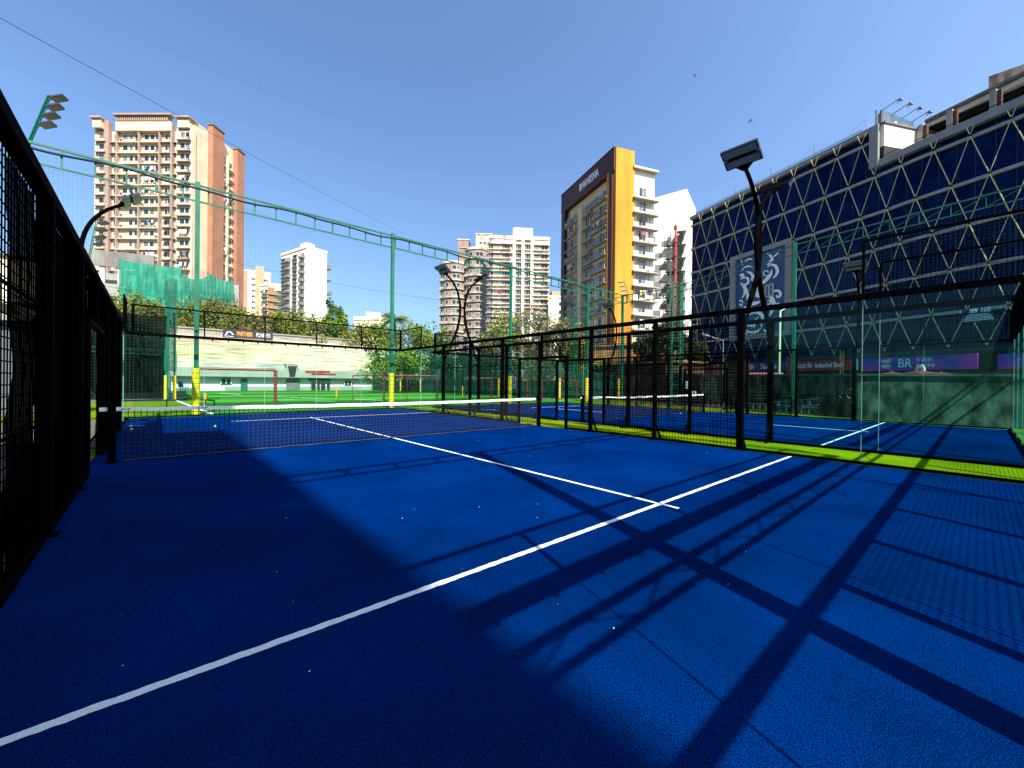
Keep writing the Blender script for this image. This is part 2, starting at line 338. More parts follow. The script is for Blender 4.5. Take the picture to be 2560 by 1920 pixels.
# ------------------------------------------------------------------ nets
def net(x0, label):
    root = empty('padel_net', (x0, 0, 0), 0, label, 'net')
    for x in ((.05 if x0 == 0 else .16), 9.93):
        mb = MB(); mb.lohi((x-.05, -.05, .006), (x+.05, .05, .95)); mb.lohi((x-.07, -.07, .006), (x+.07, .07, .03)); mb.lohi((x-.056, -.056, .95), (x+.056, .056, .965)); p = mb.build('post', M['black'], root)
        mb = MB(); mb.tube([(x, -.08, .6), (x, -.05, .6)], .02, 8); mb.build('winch', M['black'], p)
    n_ = 160; mb = MB(); zt = lambda x: .92-.04*math.sin(math.pi*x/10)+.004*math.sin(x*7)
    prev = None
    for i in range(n_+1):
        x = (-.1 if x0 == 0 else .03)+(9.9-.03)*i/n_; z = zt(x); e = [(x, -.006, z-.062), (x, -.009, z), (x, .009, z), (x, .006, z-.062)]
        if prev:
            for a in range(4): mb.poly([prev[a], e[a], e[(a+1) % 4], prev[(a+1) % 4]])
        prev = e
    # faint printed marks along the tape
    for i in range(11):
        x = .35+i*.9+random.uniform(-.2, .2); z = zt(x)
        for j in range(random.randint(2, 5)):
            a = random.uniform(.02, .05); mb.poly([(x, -.0105, z-.045), (x+a, -.0105, z-.043), (x+a, -.0105, z-.025), (x, -.0105, z-.028)], 1); x += a+.012
    mb.build('tape', [mat('net tape', (.85, .83, .78), .8, var=.1, scale=20), mat('faded blue print', (.12, .16, .4), .8)], root, fix=False)
    mb = MB(); r_ = .0062
    nx = 125
    for i in range(nx+1):
        x = .17+9.74*i/nx; xx = x+random.uniform(-.003, .003); mb.prism([(x-r_, -r_, .03), (x+r_, -r_, .03), (x, r_, .03)], (xx-x, 0, zt(x)-.09))
    for j in range(1, 12):
        pts = [(.17+9.74*i/24, .003, .04+(zt(.17+9.74*i/24)-.10)*j/11.5+.003*math.sin(i*2.1+j)) for i in range(25)]
        mb.tube(pts, r_, 3)
    mb.build('netting', M['netblack'], root, fix=False)
    mb = MB(); mb.tube([(.2+9.7*i/60, .0+.015*math.sin(i*1.3), .025+.012*abs(math.sin(i*.9))) for i in range(61)], .011, 5); mb.build('bottom_cord', mat('worn black band', (.05, .045, .045), .7, col2=(.01, .01, .012), scale=6), root)
    return root
net(0, 'low net with white tape across the nearest blue court'); net(12, 'low net with white tape across the second court, seen through the mesh')
# ------------------------------------------------------------------ curved floodlight poles
def lamp(x, y, s, label, B=.8):
    """s = direction in which the pole bows away from its court"""
    root = empty('court_lamp', (x+s*.1, y, 0), 0, label, 'floodlight', 'bowed floodlight poles on the court cages')
    def bez(pts, n=18):
        out = []
        for i in range(n+1):
            t = i/n; q = [V(p) for p in pts]
            while len(q) > 1: q = [q[a].lerp(q[a+1], t) for a in range(len(q)-1)]
            out.append(q[0])
        return out
    pts = bez([(s*.42, 0, 3.25), (s*.95*B, 0, 3.9), (s*1.3*B, 0, 4.9), (s*.85*B, 0, 5.75), (s*.02, 0, 6.1)])
    mb = MB(); mb.tube(pts, [.062-.020*i/18 for i in range(19)], 8); mb.tube([pts[0]-V((s*.16, 0, .42)), pts[0], pts[2]], .03, 6)
    mb.tube(bez([(s*.0, 0, 2.88), (s*.25, 0, 3.0), (s*.5, 0, 3.35), (s*.66, 0, 3.75)], 6), .03, 6)
    mb.tube(bez([(s*.0, 0, 2.35), (s*.18, 0, 2.7), (s*.30, 0, 2.95), (pts[1].x, 0, pts[1].z)], 6), .034, 6)
    mb.build('pole', M['black'], root)
    # fixture: two ribbed panels held by a triangular bracket
    hc = V((-s*.16, 0, 6.28)); nd = V((-s*.55, 0, -.83)).normalized(); u = V((0, 1, 0)); vv = u.cross(nd)
    mb = MB(); tip = V((s*.06, 0, 6.04)); a = hc-nd*.04
    rg = [tip+u*.05, a+u*.34+vv*.08, a-u*.34+vv*.08, tip-u*.05]; mb.prism(rg, -nd*.05)
    rg = [tip+u*.05, a+u*.34-vv*.10, a-u*.34-vv*.10, tip-u*.05]; mb.prism(rg, -nd*.05); h = mb.build('lamp_bracket', M['black'], root)
    for k in (-1, 1):
        mb = MB(); mb.box(hc+vv*k*.12, (.72, .2, .07), 0, u, vv)
        for i in range(6): mb.box(hc+vv*(k*.12+(i-2.5)*.032)-nd*.05, (.7, .008, .035), 0, u, vv)
        p = mb.build('lamp_head', mat('lamp casing', (.03, .035, .07), .35, .3), root)
        mb = MB(); mb.box(hc+vv*k*.12+nd*.037, (.66, .15, .006), 0, u, vv); mb.build('led_panel', mat('led glass', (.35, .38, .45), .15), p)
    return root
lamp(10, 6, 1, 'bowed black floodlight pole at the far end, its head over the near court')
lamp(12, 6, -1, 'bowed black floodlight pole at the far end, its head over the second court')
lamp(10, -6, 1, 'tall black floodlight with its dark head against the sky, nearest pole right of centre', 1.05)
lamp(12, -6, -1, 'bowed floodlight pole crossing the nearest one, thin sunlit head against the glass building', 1.05)
lamp(22, 6, 1, 'far bowed floodlight pole in front of the yellow tower')
lamp(0, 6, -1, 'bowed floodlight pole rising behind the dark left fence')
lamp(22, -6, 1, 'short bowed floodlight pole in front of the glass building, far side of the second court')
# ================================================================== balls
def ball(x, y, label):
    mb = MB(); mb.ball((0, 0, 0), .033, 0, 16); 
    o = mb.build('padel_ball', mat('ball felt', (.42, .75, .04), .9, var=.15, scale=60), loc=(x, y, .04), smooth=True)
    mb = MB(); pts = []
    for i in range(41):
        t = 2*math.pi*i/40; p = V((math.cos(t)+.0, math.sin(t), .55*math.sin(2*t))).normalized()*.0335; pts.append(p)
    mb.tube(pts, .0012, 3); mb.build('seam', M['white'], o)
    tag(o, label, 'ball', 'padel balls left on the courts')
ball(.12, 5.5, 'yellow ball nearest the left fence behind the net'); ball(1.9, 5.2, 'yellow ball at the edge of the shadow behind the net')
ball(19.3, -.1, 'yellow ball lying on the second court')
# ================================================================== notices tied to the fences
def notice(P, wd, ht, label, u=V((0, 1, 0))):
    n = V((-u.y, u.x, 0)); mb = MB(); mb.box((0, 0, 0), (wd, .006, ht), 0, u, n)
    o = mb.build('notice_board', mat('notice sheet', (.45, .6, .85), .5), loc=P)
    mb = MB()
    for i in range(6): mb.box(n*.0045+V((0, 0, ht*(.36-.14*i))), (wd*.75*random.uniform(.6, 1), .002, ht*.035), 0, u, n)
    mb.build('printed_lines', mat('notice print', (.15, .2, .4), .6), o); tag(o, label, 'sign')
notice(at_x(1285, 957, 12.12), .2, .5, 'pale blue notice on the side fence of the second court')
notice(at_x(1717, 962, 24.8), .3, .42, 'white printed notice on the brown wall panel')
notice(at_x(1735, 985, 24.6), .28, .35, 'smaller pale blue notice low on the wall beside the gate frame')
# ================================================================== GREEN NET FENCES
def padded(parent, x, y, h=1.79, r=.12, m='pad'):
    mb = MB(); k = int(h/.2)
    for i in range(k):
        z0 = .02+i*h/k; mb.tube([(x, y, z0), (x, y, z0+.02), (x, y, z0+h/k-.03), (x, y, z0+h/k-.005)], [r*.9, r, r, r*.9], 10)
    return mb.build('padding', M[m], parent, smooth=False)
def truss_beam(mb, A, B, drop=.62, step=.78, w_=.07, lace=False):
    A = V(A); B = V(B); d = B-A; n_ = max(2, round(d.length/step))
    mb.bar(A, B, w_, w_); mb.bar(A-V((0, 0, drop)), B-V((0, 0, drop)), w_*.8, w_*.8)
    if lace is None:
        for i in range(n_): p = A+d*(i/n_); q = A+d*((i+.5)/n_); r = A+d*((i+1)/n_); mb.bar(p-V((0, 0, drop)), q, .012, .012); mb.bar(q, r-V((0, 0, drop)), .012, .012)
        return
    for i in range(n_+1):
        p = A+d*(i/n_); mb.bar(p-V((0, 0, drop-.03)), p-V((0, 0, .03)), .05 if not lace else .025, .05 if not lace else .025)
        if lace and i < n_: q = A+d*((i+1)/n_); mb.bar(p-V((0, 0, drop-.03)), q-V((0, 0, .03)), .02, .02)
def curtain(mb, A, B, z0, z1a, z1b, sp=.11, r=.0019, sag=0):
    """cord netting hung between A and B (ground points)"""
    A = V((A[0], A[1], 0)); B = V((B[0], B[1], 0)); d = B-A; L_ = d.length; u = d/L_; nrm = V((-u.y, u.x, 0)); nx = int(L_/sp)
    for i in range(nx+1):
        t = i/nx; p = A+d*t; z1 = z1a+(z1b-z1a)*t; q = nrm*.05*math.sin(i*.13)
        a = p+u*r; b_ = p-u*r; c = p+nrm*r*1.6
        mb.poly([a+V((0, 0, z0)), b_+V((0, 0, z0)), b_+q*.0+V((0, 0, z1)), a+V((0, 0, z1))]); mb.poly([c+V((0, 0, z0)), p+V((0, 0, z0)), p+V((0, 0, z1)), c+V((0, 0, z1))])
    zz = max(z1a, z1b); nz = int((zz-z0)/sp)
    for j in range(nz+1):
        z = z0+(zz-z0)*j/nz
        ta, tb = 0, 1
        if z > min(z1a, z1b):
            tt = (z-z1a)/(z1b-z1a)
            if z1a > z1b: tb = tt
            else: ta = tt
        a = A+d*ta; b_ = A+d*tb
        mb.poly([a+V((0, 0, z-r)), b_+V((0, 0, z-r)), b_+V((0, 0, z+r)), a+V((0, 0, z+r))])
root = empty('net_fence', (0, 0, 0), 0, 'tall green truss fence with fine netting behind the nearest court', 'net fence')
YF = 10.75; BT = 8.95
for x in (1.8, 9.85, 18.0, 25.9):
    mb = MB(); mb.lohi((x-.075, YF-.075, 0), (x+.075, YF+.075, BT+.12)); p = mb.build('pole', M['green'], root)
    padded(p, x, YF, 1.8, .135)
mb = MB(); truss_beam(mb, (-6.5, YF, BT), (31.2, YF, BT)); mb.build('truss_beam', M['green'], root)
mb = MB()   # bundled dark net lashed under the top chord
pts = []
for i in range(150):
    x = -6+i*.22; pts.append((x, YF-.06, BT-.09-.10*abs(math.sin(x*.55))-.03*math.sin(x*2.3)))
mb.tube(pts, .045, 5); mb.build('bundled_net', mat('bundled dark net', (.01, .05, .06), .9), root)
mb = MB(); curtain(mb, (-6.5, YF+.06), (31, YF+.06), .1, BT-.6, BT-.6); mb.build('netting', M['netgreen'], root, fix=False)
mb = MB()
for z in (3.05, 3.9): mb.tube([(-6.5+i*1.2, YF+.02, z+.03*math.sin(i)) for i in range(32)], .014, 4)
mb.build('tie_rope', M['netgreen'], root, fix=False)
# fence along the east boundary (second thing): from the corner to the right
root = empty('net_fence', (24.6, -1.8, 0), 0, 'green lace truss fence along the wall in front of the glass building', 'net fence'); root.location = (0, 0, 0)
def on_el(px_):
    """point of the east boundary in picture column px_"""
    d = ray(px_, 960)
    for a, b_ in zip(EL, EL[1:]):
        a = V((a[0], a[1])); b2 = V((b_[0], b_[1])); e = b2-a; den = d.x*e.y-d.y*e.x
        if abs(den) < 1e-9: continue
        q = a-V((CAM.x, CAM.y)); s = (q.x*d.y-q.y*d.x)/-den if False else (d.x*q.y-d.y*q.x)/-den
        t = (q.x*e.y-q.y*e.x)/den
        if t > 0 and -.001 <= s <= 1.001: return V((a.x+e.x*s, a.y+e.y*s, 0))
    return None
PT = on_el(1690); PM = on_el(1983); PR = on_el(2556)
zT, zM, zR = z_at(PT, 716), z_at(PM, 612), z_at(PR, 462)
q1 = V((PT.x, PT.y, zT)); q2 = V((PM.x, PM.y, zM)); q3 = V((PR.x, PR.y, zR)); q4 = q3+(q3-q2)*.5
mb = MB(); truss_beam(mb, q1, q2, .45, .9, .05, True); mb.build('truss_beam', M['green'], root)
mb = MB(); truss_beam(mb, q2, q4, .45, .9, .05, True); mb.build('truss_beam', M['green'], root)
mb = MB(); mb.lohi((PM.x-.07, PM.y-.07, 0), (PM.x+.07, PM.y+.07, zM+.1)); mb.build('pole', M['green'], root)
mb = MB(); curtain(mb, PT, PM, 2.2, zT-.5, zM-.5, .12, .0022); curtain(mb, PM, q4, 2.2, zM-.5, q4.z-.5, .12, .0022); mb.build('netting', M['netgreen'], root, fix=False)
# from the football corner to the lattice tower
root = empty('net_fence', (0, 0, 0), 0, 'green truss run from the football corner to the lattice tower', 'net fence')
CN = V((30.6, YF, BT-.05)); TW = V((PT.x, PT.y, zT-.05))
mb = MB(); truss_beam(mb, CN, V((TW.x, TW.y, TW.z)), .62, .78, .07); mb.build('truss_beam', M['green'], root)
mb = MB(); mb.lohi((CN.x-.08, CN.y-.08, 0), (CN.x+.08, CN.y+.08, BT)); mb.build('pole', M['green'], root)
mb = MB(); curtain(mb, CN, TW, 1.6, BT-.6, zT-.6, .12); mb.build('netting', M['netgreen'], root, fix=False)
# east side of the football field
root = empty('net_fence', (0, 0, 0), 0, 'green truss fence with dense green net beside the football field', 'net fence')
FE = V((27.2, 36, 5.8)); zC = z_at(CN, 780)
mb = MB(); truss_beam(mb, V((CN.x, CN.y, BT-.1)), FE, .5, .9, .06); truss_beam(mb, FE, V((25.4, 52, 5.3)), .5, .9, .06); mb.build('truss_beam', M['green'], root)
shade = mat('dense green net', (.002, .11, .055), .8, var=.45, scale=2.5, stretch=(1, 1, .25), alpha=.62)
NP = [(30.5, 11), (28.9, 16.3), (27.9, 24), (27.4, 34), (26.5, 44), (25.4, 52)]
for a, b_ in zip(NP, NP[1:]):
    mb = MB(); n_ = 14; A = V((a[0]+.3, a[1], 0)); B = V((b_[0]+.3, b_[1], 0)); nr = V((B-A).normalized().yx.to_3d()); ht = 4.6 if a[1] > 15 else 2.4
    def pt(i, j): t = i/n_; return A+(B-A)*t+V((1, 0, 0))*(.10*math.sin(i*1.7+j)+.05*math.sin(j*2.1))+V((0, 0, .3+(ht+.12*math.sin(i*2.2)-.3)*j/6))
    for i in range(n_):
        for j in range(6): mb.poly([pt(i, j), pt(i+1, j), pt(i+1, j+1), pt(i, j+1)])
    mb.build('shade_net', shade, root, fix=False)
for (x, y) in NP[:-1]+[(26.9, 39)]:
    mb = MB(); mb.tube([(x, y, 0), (x, y, 6.3)], .05, 6); p = mb.build('pole', M['green'], root); padded(p, x, y, 1.8, .09)
# hoarding sheets low along the same side
root = empty('sheet_fence', (0, 0, 0), 0, 'low teal sheet hoarding along the far side of the football turf', 'fence')
teal = mat('teal sheet', (.008, .13, .12), .6, var=.3, scale=1.2)
for a, b_ in zip(NP, NP[1:]):
    A = V((a[0]+.5, a[1], 0)); B = V((b_[0]+.5, b_[1], 0)); n_ = 8
    mb = MB()
    for i in range(n_):
        p, q = A+(B-A)*(i/n_), A+(B-A)*((i+.97)/n_); mb.bar(p+V((0, 0, .8)), q+V((0, 0, .8)), .03, 1.6)
    mb.build('sheet_panel', teal, root)
# ------------------------------------------------------------------ lattice towers
def tower(P, h, wd, label, m='green', pad=False, rot=0):
    root = empty('lattice_tower', (P[0], P[1], 0), rot, label, 'tower'); hw = wd/2
    for sx in (-1, 1):
        for sy in (-1, 1):
            mb = MB(); mb.lohi((sx*hw-.045, sy*hw-.045, 0), (sx*hw+.045, sy*hw+.045, h)); p = mb.build('leg', M[m], root)
            if pad: padded(p, sx*hw, sy*hw, 1.6, .09)
    mb = MB(); n_ = int(h/.55)
    for i in range(n_):
        z0 = .3+i*(h-.4)/n_; z1 = z0+(h-.4)/n_
        c = [(-hw, -hw), (hw, -hw), (hw, hw), (-hw, hw)]
        for k in range(4):
            a, b_ = c[k], c[(k+1) % 4]; mb.bar((a[0], a[1], z0), (b_[0], b_[1], z0), .03, .03)
            if i % 2: a, b_ = b_, a
            mb.bar((a[0], a[1], z0), (b_[0], b_[1], z1), .022, .022)
    mb.build('lacing', M[m], root); return root
tower(PT, zT+.3, .62, 'green lattice tower where the fences meet, left of the glass building', rot=-.9)
T0 = at_z(425, 1001, 0); tw0 = tower(T0, z_at(T0, 705), .44, 'net-wrapped green lattice tower with yellow padded legs by the stand', pad=True)
wrap = mat('wrapped green net', (.004, .22, .13), .8, var=.3, scale=3, alpha=.55)
mb = MB(); rr = [(-.30, -.30), (.30, -.30), (.30, .30), (-.30, .30)]
for j in range(8):
    z0 = 1.9+j*.75; z1 = z0+.75; f0 = 1-.0*j+.12*math.sin(j*1.9); f1 = 1+.12*math.sin((j+1)*1.9)
    for k in range(4):
        a, b_ = rr[k], rr[(k+1) % 4]; mb.poly([(a[0]*f0, a[1]*f0, z0), (b_[0]*f0, b_[1]*f0, z0), (b_[0]*f1, b_[1]*f1, z1), (a[0]*f1, a[1]*f1, z1)])
mb.build('wrapped_net', wrap, tw0, fix=False)
TS = at_d(1433, 960, 48); tower(TS, z_at(TS, 792), .6, 'slim green lattice tower beyond the football corner')
# ------------------------------------------------------------------ football floodlight masts
def mast(base, top, label, n_=4, sz=1.0, side=1):
    base = V(base); top = V(top); root = empty('floodlight_mast', base, 0, label, 'floodlight'); d = top-base; u = V((Rv.x, Rv.y, 0)).normalized()*side
    mb = MB(); o2 = u*.14*sz
    mb.bar((0, 0, 0), d, .07*sz, .07*sz); mb.bar(o2, d+o2, .05*sz, .05*sz)
    k = 16
    for i in range(k): p = d*(i/k); mb.bar(p, p+o2, .03*sz, .03*sz)
    mb.build('mast', M['green'], root)
    for i in range(n_):
        p = d*(1-.02-(i*.11))+u*.16*sz; q = p+u*.12*sz-V((0, 0, .08*sz)); mb = MB(); mb.bar(p, q, .025*sz, .025*sz); mb.bar(p-V((0, 0, .2*sz)), q, .025*sz, .025*sz); mb.build('arm', M['black'], root)
        c = q+u*.34*sz; nn = (V((0, -.35, -.9))).normalized(); mb = MB(); X = (u-nn*u.dot(nn)).normalized(); Y = nn.cross(X)
        mb.box(c, (.66*sz, .36*sz, .12*sz), 0, X, Y); h = mb.build('lamp_head', mat('lamp hood', (.05, .05, .08), .5), root)
        mb = MB(); mb.box(c+X.cross(Y)*-.065*sz, (.6*sz, .3*sz, .02*sz), 0, X, Y); mb.box(c+X.cross(Y)*.065*sz, (.6*sz, .3*sz, .02*sz), 0, X, Y); mb.build('lens', mat('lamp lens', (.4, .38, .25), .3), h)
a = at_d(78, 338, 17.5); b_ = at_d(121, 238, 17.5); mast(a-(b_-a)*1.0, b_, 'green floodlight mast with four lamps high at the left edge of the picture', 4, .78)
a = at_d(222, 640, 40); b_ = at_d(240, 552, 40); mast(a-(b_-a)*.8, b_, 'faint floodlight mast in front of the pink tower', 4, 1.2)
a = at_d(1574, 745, 52); b_ = at_d(1561, 702, 52); mast(a-(b_-a)*1.2, b_, 'small floodlight mast against the yellow wall', 4, .85, -1)
# ------------------------------------------------------------------ goals
def goal(A, B, h, depth, label, group=None, r=.055, back=True):
    """posts at A and B; the frame goes back by vector depth"""
    A = V((A[0], A[1], 0)); B = V((B[0], B[1], 0)); dp = V((depth[0], depth[1], 0)); root = empty('football_goal', A, 0, label, 'goal', group); b0 = B-A
    for q in (V((0, 0, 0)), b0):
        mb = MB(); k = 10
        for i in range(k): mb.tube([q+V((0, 0, h*i/k)), q+V((0, 0, h*(i+.93)/k))], r, 8)
        mb.build('post', M['goalred'], root)
    mb = MB(); mb.tube([V((0, 0, h)), b0+V((0, 0, h))], r*.8, 8); mb.build('crossbar', M['goalred'], root)
    mb = MB()
    if not back: return root
    for q in (V((0, 0, 0)), b0): mb.tube([q+V((0, 0, h)), q+dp+V((0, 0, h-.05)), q+dp, q], .045, 6)
    mb.tube([dp, b0+dp], .04, 6); mb.build('back_frame', M['goalred'], root)
    return root
def G(x, y): return at_z(x, y, 0)
gh = lambda P, y: z_at(V((P.x, P.y, 0)), y)
A = at_y(309, 960, 13.0); B = at_y(690, 960, 13.0); d = ray(690, 1006)
ga, gb = at_z(485, 1010, 0), at_z(688, 1006.5, 0); goal((ga.x, ga.y), (gb.x, gb.y), z_at(gb, 925), (1.3, -1.2), 'red football goal behind the first yellow padded pole', r=.1, back=False)
A = at_y(960, 960, 13.2); B = at_y(1093, 960, 12.6); goal((A.x, A.y), (B.x, B.y), 1.75, (-1.2, 1.6), 'small red goal left of the first bowed lamp, beyond the court corner')
A = at_y(1228, 960, 13.6); B = at_y(1318, 960, 13); goal((A.x, A.y), (B.x, B.y), 1.7, (-1.6, 1.0), 'small red goal seen through the mesh between the two courts')
goal((23.2, 13), (28, 13.5), 1.6, (.3, 1.6), 'small red goal in front of the green wall right of the third padded pole')
ga, gb = at_z(436, 975.5, 0), at_z(523, 976, 0); goal((ga.x, ga.y), (gb.x, gb.y), 2.0, (0, 1.5), 'far red goal standing at the foot of the stand')
goal((25.6, 40), (26.6, 42), 1.6, (-1, 1), 'tiny red goal in the far corner of the football field')
M['orange'] = mat('orange pole paint', (.75, .25, .02), .6)
for x, y, h, l in ((2.35, 14.2, .75, 'short orange marker post beside the white corner line'), (12.2, 26.5, 1.0, 'orange marker post standing in the middle of the turf'), (24, 25, 1.0, 'orange marker post near the far green net')):
    mb = MB(); mb.tube([(0, 0, 0), (0, 0, h)], .055, 8); o = mb.build('marker_post', M['orange'], loc=(x, y, 0)); tag(o, l, 'post')
P = at_z(249, 1004, 0); root = empty('padded_post', (P.x, P.y, 0), 0, 'red padded post glimpsed through the gap in the dark left fence', 'post'); mb = MB(); mb.tube([(0, 0, 0), (0, 0, 3.2)], .04, 8); p = mb.build('pole', M['green'], root); padded(p, 0, 0, 1.5, .09, 'padred')
# low black rail frame
def rail(pts, h, label):
    pts = [V((p[0], p[1], 0)) for p in pts]; root = empty('low_rail', pts[0], 0, label, 'railing'); mb = MB()
    for a, b_ in zip(pts, pts[1:]): mb.bar(a-pts[0]+V((0, 0, h)), b_-pts[0]+V((0, 0, h)), .05, .05)
    mb.build('rail', M['black'], root)
    for p in pts: mb = MB(); mb.bar(p-pts[0], p-pts[0]+V((0, 0, h)), .04, .04); mb.build('leg', M['black'], root)
rail([(-.7, 14.6), (1.0, 14.6), (2.35, 14.0), (2.6, 13.2)], .45, 'low black rail beside the concrete pitch'); 
rail([(23.7, 1.2), (23.3, -.8), (23.1, -2.6), (22.9, -3.6)], .85, 'long black barrier against the stained wall'); rail([(23.3, .8), (22.9, -1.2), (22.7, -3.0)], .55, 'lower black barrier in front of the ladders')
# door frame standing before the wall
P0 = on_el(1722)-V((1.2, 0, 0)); P1 = on_el(1832)-V((1.2, 0, 0)); root = empty('gate_frame', P0, 0, 'black gate frame standing before the stained wall', 'gate')
for p in (P0, P1): mb = MB(); mb.bar(p-P0, p-P0+V((0, 0, 2.55)), .09, .09); mb.build('post', M['black'], root)
mb = MB(); mb.bar(V((0, 0, 2.6)), P1-P0+V((0, 0, 2.6)), .09, .1); mb.build('lintel', M['black'], root)
# ladders on the ground by the wall
def ladder(A, B, w1, label, grp=None):
    A = V(A); B = V(B); root = empty('ladder', A, 0, label, 'ladder', grp); d = B-A; up = V((0, 0, 1)); q = (up-d.normalized()*up.dot(d.normalized())).normalized()*w1
    for s in (0, 1): mb = MB(); mb.bar(q*s, d+q*s, .06, .05); mb.build('side_rail', M['steel'], root)
    n_ = int(d.length/.3)
    mb = MB()
    for i in range(1, n_): mb.bar(d*(i/n_), d*(i/n_)+q, .05, .05)
    mb.build('rungs', M['steel'], root)
ladder(at_x(2042, 1038, 22.9), at_x(1745, 1012, 24.0), .32, 'long aluminium ladder lying on its side along the wall')
ladder(at_x(2046, 1012, 22.95), at_x(1880, 1024, 23.5), .28, 'second aluminium ladder propped over the long one')
# ================================================================== BOUNDARY WALL
m = mat('stained wall plaster', (.34, .33, .28), .95, col2=(.05, .055, .045), scale=2.6, bump=.5, bscale=9, detail=14, stretch=(1, 1, .6), lo=.38, hi=.66); M['wall'] = m
def wall_run(pts, h0, h1, name, m, label, cap=True):
    root = empty(name, (pts[0][0], pts[0][1], 0), 0, label, 'wall'); p0 = V((pts[0][0], pts[0][1], 0)); mb = MB(); mc = MB(); n_ = len(pts)-1
    for i, (a, b_) in enumerate(zip(pts, pts[1:])):
        a = V((a[0], a[1], 0)); b2 = V((b_[0], b_[1], 0)); u = (b2-a).normalized(); nr = V((u.y, -u.x, 0))*.22
        ha = h0+(h1-h0)*i/n_; hb = h0+(h1-h0)*(i+1)/n_
        mb.poly([a-p0, b2-p0, b2-p0+V((0, 0, hb)), a-p0+V((0, 0, ha))]); mb.poly([a-p0+nr, b2-p0+nr, b2-p0+nr+V((0, 0, hb)), a-p0+nr+V((0, 0, ha))])
        mb.poly([a-p0+V((0, 0, ha)), b2-p0+V((0, 0, hb)), b2-p0+nr+V((0, 0, hb)), a-p0+nr+V((0, 0, ha))])
        mc.bar(a-p0+nr*.5+V((0, 0, ha+.05)), b2-p0+nr*.5+V((0, 0, hb+.05)), .32, .09)
    w_ = mb.build('wall', m, root, fix=False)
    if cap: mc.build('coping', M['conc'], root)
    return root
PW = on_el(1745)
WL = [(x, y) for x, y in EL if y < PW.y]+[(PW.x, PW.y)]
wr = wall_run([(x+.25, y) for x, y in WL], 1.75, 1.95, 'boundary_wall', M['wall'], 'stained grey boundary wall behind the second court, shops above it')
brick = mat('brown brick wall', (.10, .035, .018), .9, col2=(.04, .016, .01), scale=1.5, bump=.4, bscale=14)
wall_run([(PW.x+.2, PW.y), (EL[5][0]+.4, EL[5][1]), (30.9, 10.9)], 2.1, 2.1, 'brick_wall', brick, 'dark brown brick wall left of the stained wall', False)
mb = MB()    # chalk scribble on the wall
def ell(cx, cz, rx, rz, a0, a1, n_=14): return [(cx+rx*math.cos(a0+(a1-a0)*i/n_), cz+rz*math.sin(a0+(a1-a0)*i/n_)) for i in range(n_+1)]
cp = on_el(2105); cu = (on_el(2135)-on_el(2090)).normalized()
for pl in ([(-.33, 0), (-.33, .42)], ell(-.2, .28, .18, .15, 1.6, -1.6), [(-.2, .12), (.0, 0)], ell(.3, .22, .16, .2, 1.0, 4.6)):
    mb.tube([cp+V((.235, 0, 0))+cu*a+V((0, 0, .85+b_)) for a, b_ in pl], .012, 4)
mb.build('chalk_scribble', mat('chalk', (.5, .55, .5), .9), wr, loc=-wr.location)
# ================================================================== things behind the camera that throw the shadows
root = empty('net_fence', (0, 0, 0), 0, 'green truss fence behind the camera end of the nearest court', 'net fence'); YB = -10.62
mb = MB(); truss_beam(mb, (-6, YB, BT), (24, YB, BT), .5, .8, .07); mb.build('truss_beam', M['green'], root)
for x in (2.87, 12.4, 20.4): mb = MB(); mb.lohi((x-.085, YB-.085, 0), (x+.085, YB+.085, BT)); mb.build('pole', M['green'], root)
mb = MB(); truss_beam(mb, (-2, YB, 3.19), (24, YB, 3.19), .25, 1.0, .05, None); mb.bar((-2, YB, 2.2), (24, YB, 2.2), .07, .06); mb.build('lower_truss', M['green'], root)
mb = MB(); mb.bar((7.37, -16, 4.0), (7.37, -10.4, 4.0), .05, .05); mb.bar((7.37, -16, 0), (7.37, -16, 4), .06, .06); mb.build('stay', M['green'], root)
for x in (3.6, 4.85, 6.35, 8.2, 10.4): mb = MB(); mb.lohi((x-.045, YB-.045, 0), (x+.045, YB+.045, 2.2)); mb.build('post', M['green'], root)
mb = MB(); wires_x(mb, YB, 3.6, 16, .05, 2.15, .0028, .055); mb.build('mesh_panel', M['wire'], root, fix=False)
# ================================================================== BUILDING KIT
WC = {}
def window_mesh(w_, h, style='w'):
    k = (round(w_, 1), round(h, 1), style)
    if k in WC: return WC[k]
    w_, h = k[0], k[1]; mb = MB(); X = V((1, 0, 0)); n = V((0, 1, 0)); f = .09
    mb.poly([(-w_/2, .03, 0), (-w_/2, .03, h), (w_/2, .03, h), (w_/2, .03, 0)], 1 if style != 'c' else 2)
    nm = max(1, round(w_/1.1))
    if nm > 1:    # some panes open, some curtained
        for i in range(nm):
            if (i*7+round(w_*10)+len(WC)) % 3 == 0: x0 = -w_/2+w_*i/nm; mb.poly([(x0, .036, 0), (x0, .036, h), (x0+w_/nm, .036, h), (x0+w_/nm, .036, 0)], 2 if style != 'c' else 1)
    for z in (f/2, h-f/2): mb.box((0, .06, z), (w_, .08, f))
    for i in range(nm+1): x = -w_/2+f/2+(w_-f)*i/nm; mb.box((x, .062, h/2), (f*.8, .08, h-2*f))
    if style == 'g':   # safety grille
        for i in range(int(w_/.25)): mb.box((-w_/2+.12+i*.25, .35, h*.3), (.03, .03, h*.6), 0)
        mb.box((0, .35, h*.6), (w_, .03, .04)); mb.box((0, .2, 0), (w_, .36, .05))
    me = mb.mesh('window', [M['winframe'], M['glassdark'], M['glasspale']], fix=True); WC[k] = me; return me
def ac_mesh():
    if 'ac' in WC: return WC['ac']
    mb = MB(); mb.box((0, .2, .3), (.85, .36, .6)); mb.tube([(-.1, .385, .3), (-.1, .40, .3)], .24, 12, 1); WC['ac'] = mb.mesh('air_conditioner', [M['ac'], M['dark']], fix=True); return WC['ac']
